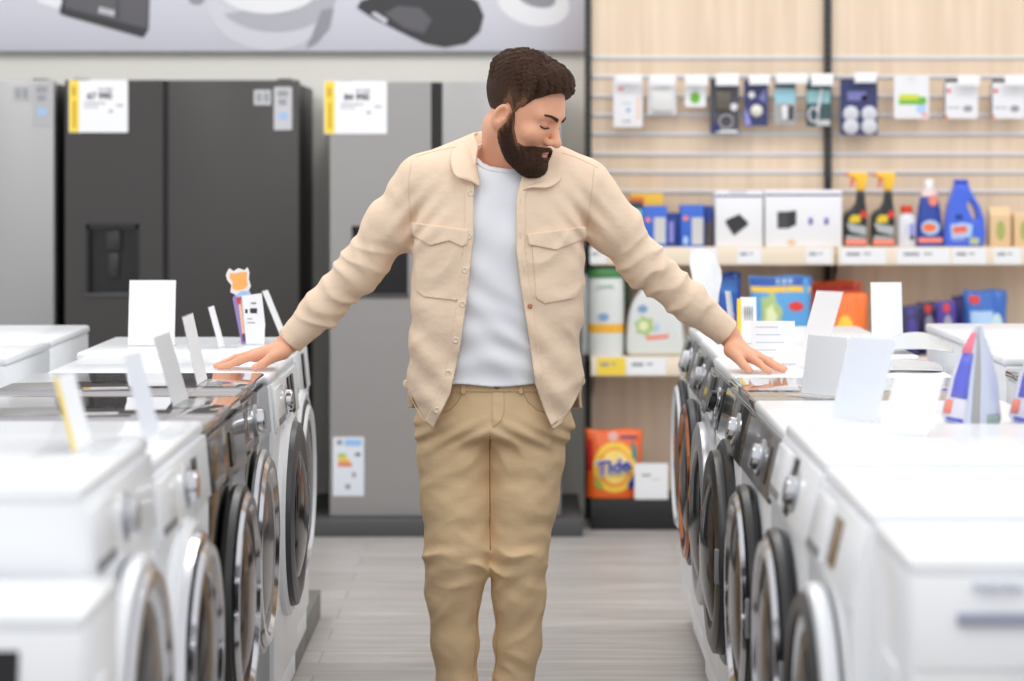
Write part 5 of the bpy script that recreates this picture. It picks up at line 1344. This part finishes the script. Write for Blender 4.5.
def poly_in(p, pts):
    """signed 2D distance to a pixel polygon seen from the entrance (negative inside)"""
    x = p[:, 0] * F / p[:, 1] + CX; y = HY + (CH - p[:, 2]) * F / p[:, 1]
    n = len(pts); d = np.full(len(p), 1e9); sgn = np.ones(len(p))
    for i in range(n):
        ax, ay = pts[i]; bx, by = pts[(i + 1) % n]
        ex, ey = bx - ax, by - ay; wx, wy = x - ax, y - ay
        t = np.clip((wx * ex + wy * ey) / (ex * ex + ey * ey), 0, 1)
        d = np.minimum(d, (wx - ex * t) ** 2 + (wy - ey * t) ** 2)
        c1 = y >= ay; c2 = y < by; c3 = ex * wy > ey * wx
        flip = (c1 & c2 & c3) | (~c1 & ~c2 & ~c3); sgn = np.where(flip, -sgn, sgn)
    return sgn * np.sqrt(d) * PX
def layer(name, outer, pts, t0, t1, m, parent, h=.0025, back=False, fn2=None):
    pts = [tuple(q) for q in pts]
    xs = [xpx(q[0]) for q in pts]; zs = [zpx(q[1]) for q in pts]
    def sd(p):
        d = outer(p); r = np.maximum(np.maximum(d - t1, t0 - d), poly_in(p, pts))
        return np.maximum(r, p[:, 1] - 6.12)
    return cloth(name, sd, (min(xs) - .02, 5.88, min(zs) - .02), (max(xs) + .02, 6.13, max(zs) + .02), h, m, margin=.012, parent=parent)
layer('waistband', trouser_outer, [(448, 380), (542, 380), (543, 392), (447, 392)], -.004, .004, KHAKI, TROU)
for x in (463, 521): layer('belt_loop', trouser_outer, [(x - 2.5, 379), (x + 2.5, 379), (x + 2.5, 394), (x - 2.5, 394)], .0, .008, KHAKI, TROU, h=.0022)
layer('fly_flap', trouser_outer, [(492, 392), (504, 392), (504.5, 410), (502, 420), (496, 426), (492, 428)], -.002, .0028, KHAKI, TROU, h=.0022)
MB().lathe([(.008, 0), (.008, .003), (.005, .004), (0, .004)], on(trouser_outer, [(497, 386)], .004)[0], (0, -1, 0), 16).build('waist_button', mat('brown_button', (150, 112, 80), .4), TROU)
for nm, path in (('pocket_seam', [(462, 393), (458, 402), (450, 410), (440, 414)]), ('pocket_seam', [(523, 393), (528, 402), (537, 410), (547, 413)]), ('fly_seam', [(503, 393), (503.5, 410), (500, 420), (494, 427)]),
                 ('seam_crease_shade', [(490, 436), (490, 470), (490.1, 510), (490.3, 550)]), ('inseam', [(477.5, 600), (476.5, 630), (474.5, 660), (473, 678)]), ('inseam', [(496.5, 600), (497.5, 630), (496.5, 660), (494, 678)])):
    MB().tube(on(trouser_outer, path, .0002), .0015 if nm != 'seam_crease_shade' else .0026, 6).build(nm, STITCH if nm != 'seam_crease_shade' else mat('khaki_crease_shade', (150, 120, 84), .85), TROU)  # tube between the thighs is coloured darker to paint in the crease shade
# shoes
for L, sx in ((LEGL, -1), (LEGR, 1)):
    a = L[-1][0]
    def shoe(p, a=a, sx=sx):
        d = rcone(p, (a[0], a[1] + .02, .055), (a[0] + sx * .03, a[1] - .16, .045), .045, .036)
        d = smin(d, rcone(p, (a[0], a[1] + .015, .06), (a[0], a[1] + .015, .095), .045, .043), .03)
        return smax(d, .003 - p[:, 2], .006)
    cloth('shoe', shoe, (a[0] - .11, a[1] - .24, -.005), (a[0] + .11, a[1] + .09, .16), .004, mat('white_sneaker', (226, 224, 220), .5))

# ---- overshirt
SHIRT = mat('beige_twill', (230, 206, 181), .85, noise=((26, 26, 14), .035), bump=((26, 26, 40), .28))
SEAM = mat('beige_seam', (220, 194, 164), .8)
BT = table([(138, xpx(504), .15, 6.13, .10), (160, xpx(500), .2, 6.125, .125), (185, xpx(499), .216, 6.12, .142), (215, xpx(499), .2165, 6.115, .152), (250, xpx(498.5), .2185, 6.11, .157), (300, xpx(497), .2165, 6.105, .157), (340, xpx(496.3), .219, 6.10, .158), (380, xpx(495.3), .224, 6.10, .165), (405, xpx(494.5), .222, 6.10, .172), (435, xpx(494), .218, 6.10, .176)])
def arm_frame(p, a, e, w):
    """distance along the arm (0 shoulder, 1 elbow, 2 wrist)"""
    A, E, Wv = [np.asarray(k, np.float32) for k in (a, e, w)]
    t1 = np.clip(((p - A) @ (E - A)) / ((E - A) @ (E - A)), 0, 1); t2 = np.clip(((p - E) @ (Wv - E)) / ((Wv - E) @ (Wv - E)), 0, 1.15)
    return t1 + t2
def sleeve(p, sh, el_, wr, sgn, ph):
    d = chain(p, [(sh, .072), (sh * .5 + el_ * .5, .064), (el_, .055)], .03)
    mid = el_ * .42 + wr * .58
    d = smin(d, chain(p, [(el_, .055), (mid, .049), (wr + (el_ - wr) * .16, .038)], .02), .035)
    t = arm_frame(p, sh, el_, wr)
    ax = (wr - sh) / np.linalg.norm(wr - sh); side = np.cross(ax, [0, 1, 0])
    c = (p - sh.astype(np.float32)) @ side.astype(np.float32)
    m1 = sm(.5, .95, t) * sm(1.95, 1.6, t); m0 = sm(.0, .3, t) * sm(1.0, .6, t)
    ph2 = t * 33 + c * 34 * sgn + 1.2 * np.sin(c * 40 + t * 7 + ph) + .8 * np.sin(p[:, 1] * 40 + ph)
    amp = .0048 * (.4 + .6 * np.sin(t * 9.7 + c * 15 + ph * 2) ** 2)
    d = d + amp * (np.sqrt(np.sin(ph2 * .5) ** 2 + .015) - .6) * 1.9 * m1
    d = d + crease(p, ax * .8 + np.array([0, .3, .3]), 150, ph + 1, .0065, 2.2) * m1
    d = d + .0036 * np.sin(t * 15 - c * 50 * sgn + np.sin(t * 8 + c * 30)) * m0
    # cuff
    cuff = rcone(p, wr + (el_ - wr) * .24, wr + (wr - el_) * .02, .0395, .0375)
    d = smin(d, cuff, .008)
    return d
def shirt_outer(p):
    d = column(p, BT, 2.5)
    d = smax(d, p[:, 2] - zpx(150), .06)
    d = smin(d, rcone(p, Q(492, 157, 6.125), SHL + np.array([.025, 0, .004]), .074, .07), .05)
    d = smin(d, rcone(p, Q(514, 160, 6.125), SHR + np.array([-.025, 0, .004]), .074, .07), .05)
    z = p[:, 2]
    dr = sm(zpx(270), zpx(400), z)
    d = d + crease(p, (.5, .2, .85), 70, 1.1, .0065, 2.0) * sm(zpx(300), zpx(350), z) + crease(p, (-.45, .2, .9), 64, 2.6, .0055, 1.8) * sm(zpx(215), zpx(245), z) * sm(zpx(330), zpx(290), z)
    d = d + .003 * np.sin(p[:, 0] * 42 + 1.5 * np.sin(z * 13) + 1) * dr + .003 * wav(p, 13, .7) + fold(p, (.6, 0, .8), 62, 0.3, .0028, 1.4) * sm(zpx(250), zpx(330), z)
    sl = sleeve(p, SHL, ELL, WRL, 1, .4); sr = sleeve(p, SHR, ELR, WRR, -1, 1.9)
    d = smin(d, sl, .022); d = smin(d, sr, .022)
    # armpit drag folds
    for s, sg in ((SHL, -1), (SHR, 1)):
        c = s + np.array([-sg * .015, -.06, -.09]); r2 = ((p - c.astype(np.float32)) ** 2).sum(1)
        d = d + .0045 * np.exp(-r2 / .006) * np.sin((p[:, 0] * sg * .75 + z * .66) * 150 + 1.0)
    return d
XLT = ([110, 165, 195, 235, 300, 350, 394, 429, 440], [484, 476, 473.5, 473.5, 466.5, 459.5, 450, 433, 428])
XRT = ([110, 172, 185, 200, 250, 290, 340, 384, 410, 427, 440], [535, 524, 519, 516, 516, 521, 529, 535, 544, 551.5, 557])
HEMX = ([395, 404, 412, 420, 428, 433, 440, 470, 530, 548, 555, 562, 570, 578, 583, 590], [379, 382, 396, 412, 425, 430, 432, 410, 410, 430, 429, 423, 411, 396, 378, 375])
def pix(p): return p[:, 0] * F / p[:, 1] + CX, HY + (CH - p[:, 2]) * F / p[:, 1]
def shirt_sdf(p):
    o = shirt_outer(p)
    x, y = pix(p)
    op = np.maximum(np.interp(y, *XLT) - x, x - np.interp(y, *XRT)) * PX
    op = np.maximum(op, p[:, 1] - 6.11)
    hem = np.where(p[:, 1] < 6.12, np.interp(x, *HEMX), 408.0)
    torso = (x > 398) & (x < 592)
    hm = np.where(torso | (p[:, 2] < zpx(395)), (y - hem) * PX, -1)
    d = smax(o, -op, .004)
    d = np.maximum(d, hm)
    nk = np.minimum(rcone(p, Q(506, 158, 6.09), Q(512, 110, 6.12), .078, .095), neck_sdf(p) - .006)
    d = smax(d, -nk, .006)
    # open cuffs
    for e, w in ((ELL, WRL), (ELR, WRR)):
        ax = (w - e) / np.linalg.norm(w - e); t = (p - w.astype(np.float32)) @ ax.astype(np.float32)
        n = near(p, w, .12)
        d = np.where(n, np.maximum(d, t - .002), d)
        d = np.where(n, np.maximum(d, -rcone(p, w - ax * .03, w + ax * .05, .0335, .0335)), d)
    return np.maximum(d, -(o + .0075))
SH = cloth('overshirt', shirt_sdf, (-.70, 5.86, .78), (.62, 6.36, 1.64), .003, SHIRT, margin=.03)
def slay(name, pts, t0=-.001, t1=.0035, m=SHIRT, h=.0024): return layer(name, shirt_outer, pts, t0, t1, m, SH, h)
# plackets along both front edges
slay('placket', [(476, 178), (473.8, 195), (473.8, 235), (466.8, 300), (459.8, 350), (450.3, 394), (433.3, 428), (425, 421), (441, 390), (450, 350), (457, 300), (464, 235), (465, 195), (467, 180)])
slay('placket', [(520, 186), (516.3, 200), (516.3, 250), (521.3, 290), (529.3, 340), (535.3, 384), (544.2, 410), (551.2, 426), (558, 421), (552, 407), (544, 382), (538, 340), (530, 290), (525, 250), (525, 200), (527, 188)])
# chest pockets with flaps
pk = slay('chest_pocket', [(414, 238), (463, 242), (462, 298), (456, 301), (424, 297), (416, 291)], -.001, .0032)
slay('pocket_flap', [(411.5, 222), (440, 226), (469, 230), (467.5, 244), (462, 247), (449, 241), (430, 246), (413, 236)], -.001, .0075)
slay('chest_pocket', [(532, 246), (580, 240), (581, 292), (574, 299), (545, 304), (536, 299)], -.001, .0032)
slay('pocket_flap', [(527, 234), (556, 230), (586, 226), (586.5, 238), (570, 245), (556, 250), (540, 247), (529, 245)], -.001, .0075)
BTN = mat('pale_button', (222, 206, 186), .35, coat=.3)
for x, y in ((471, 193), (469, 236), (465, 270), (462.5, 304), (456, 340), (448.5, 373), (437, 410)):
    MB().lathe([(.0075, 0), (.0085, .0025), (.0065, .0045), (.004, .0035), (0, .0035)], on(shirt_outer, [(x, y)], .003)[0], (-.1, -1, 0), 18).build('button', BTN, SH)
for x, y in ((520.5, 201), (520.5, 236), (524, 269), (530, 306), (536, 343), (541, 378)):
    q = on(shirt_outer, [(x, y - 2.5), (x, y + 2.5)], .004); MB().tube(q, .0013, 6).build('buttonhole', SEAM, SH)
MB().lathe([(.006, 0), (.0065, .002), (.004, .0035), (0, .003)], on(shirt_outer, [(530, 306)], .0045)[0], (0, -1, 0), 14).build('button', mat('rust_button', (176, 120, 84), .4), SH)
for nm, path in (('hem_seam', [(408, 390), (415, 406), (423, 419), (431, 426)]), ('hem_seam', [(580, 388), (573, 402), (566, 414), (555, 424)]),
                 ('shoulder_seam', [(466, 146), (450, 148), (432, 152), (415, 157)]), ('shoulder_seam', [(562, 153), (575, 157), (588, 163), (598, 168)]),
                 ('armhole_seam', [(412, 160), (409, 178), (409, 200), (411, 222)]), ('armhole_seam', [(594, 168), (592, 190), (589, 210), (587, 230)])):
    MB().tube(on(shirt_outer, path, .0002), .0014, 6).build(nm, SEAM, SH)
# side tabs at the hem corners
for (x, y, s) in ((406, 382, -1), (582, 379, 1)):
    MB().prism([Vector((xpx(x + s * dx, 6.08), 6.07, zpx(y + dy))) - Vector(MAN) for dx, dy in ((-3, -3), (2.5, -2), (3.5, 2), (0, 7), (-4, 5))], (0, .03, 0), bevel=.003).build('hem_tab', SHIRT, SH)
# collar: folded strip round the neck
fold_l = [(477, 184, 5.968), (474, 168, 5.985), (471, 154, 6.02), (469.5, 142, 6.07), (474, 133, 6.13), (486, 129, 6.18), (505, 128, 6.205), (528, 131, 6.195), (549, 146, 6.16), (557, 158, 6.10), (551, 170, 6.045), (540, 179, 6.0), (524, 188, 5.968)]
outer_l = [(455, 178, 5.962), (451, 167, 5.985), (450, 157, 6.02), (452, 147, 6.08), (458, 139, 6.15), (476, 140, 6.225), (505, 142, 6.25), (535, 143, 6.24), (561, 152, 6.19), (571, 161, 6.10), (567, 172, 6.04), (560, 181, 6.0), (549, 189, 5.97)]
inner_l = [(481, 190, 5.972), (478, 174, 5.995), (476, 161, 6.03), (475, 150, 6.08), (480, 143, 6.13), (490, 140, 6.17), (505, 140, 6.19), (525, 142, 6.18), (541, 153, 6.15), (548, 164, 6.09), (543, 175, 6.045), (533, 184, 6.0), (520, 193, 5.975)]
mb = MB(); rows = []
for L, k in ((inner_l, 0), (fold_l, 0), (outer_l, 0)):
    rows.append([Vector(P(x, y, Y)) - Vector(MAN) for x, y, Y in L])
mid1 = [a.lerp(b, .5) + Vector((0, -.002, .004)) for a, b in zip(rows[1], rows[2])]
grid = [[mb.bm.verts.new(v_) for v_ in r] for r in (rows[0], rows[1], mid1, rows[2])]
for A, B in zip(grid[:-1], grid[1:]):
    for i in range(len(A) - 1): mb.bm.faces.new((A[i], A[i + 1], B[i + 1], B[i]))
col = mb.build('collar', SHIRT, SH, ang=80)
qm = col.modifiers.new('s', 'SUBSURF'); qm.levels = qm.render_levels = 2
qm = col.modifiers.new('t', 'SOLIDIFY'); qm.thickness = .0035; qm.offset = 0
# ---------------------------------------------------------------- light and camera
w = bpy.data.worlds.new('shop_light'); SC.world = w; w.use_nodes = True
bg = w.node_tree.nodes['Background']; bg.inputs['Color'].default_value = (.96, .975, 1, 1); bg.inputs['Strength'].default_value = .68
def lamp(name, loc, size, e, col=(1, .985, .96), rot=(0, 0, 0)):
    l = bpy.data.lights.new(name, 'AREA'); l.shape = 'RECTANGLE'; l.size, l.size_y = size; l.energy = e; l.color = col
    o = bpy.data.objects.new(name, l); C.objects.link(o); o.location = loc; o.rotation_euler = rot; return o
for x in (-2.4, 0, 2.4): lamp('ceiling_lamp', (x, 4.4, 3.7), (.35, 9), 42)
lamp('ceiling_lamp', (-1.2, 8.4, 3.5), (3.5, .3), 14, rot=(math.radians(22), 0, 0))
lamp('ceiling_lamp', (2.2, 8.4, 3.5), (3.0, .3), 14, rot=(math.radians(22), 0, 0))
cam = bpy.data.cameras.new('camera'); co = bpy.data.objects.new('camera', cam); C.objects.link(co); SC.camera = co
co.location = (0, 0, CH); co.rotation_euler = (PI / 2, 0, 0)
cam.sensor_width = 36; cam.sensor_fit = 'HORIZONTAL'; cam.lens = F / 1024 * 36
cam.shift_x = -(CX - 512) / 1024; cam.shift_y = -(340.5 - HY) / 1024
cam.dof.use_dof = True; cam.dof.focus_distance = 6.02; cam.dof.aperture_fstop = 2.5
cam.clip_start = .05
SC.view_settings.view_transform = 'Standard'; SC.view_settings.look = 'None'; SC.view_settings.gamma = 1
SC.view_settings.use_curve_mapping = False; SC.view_settings.exposure = 0.45
SC.cycles.use_denoising = True
SC.cycles.max_bounces = 8; SC.cycles.transparent_max_bounces = 12; SC.cycles.caustics_reflective = False; SC.cycles.caustics_refractive = False
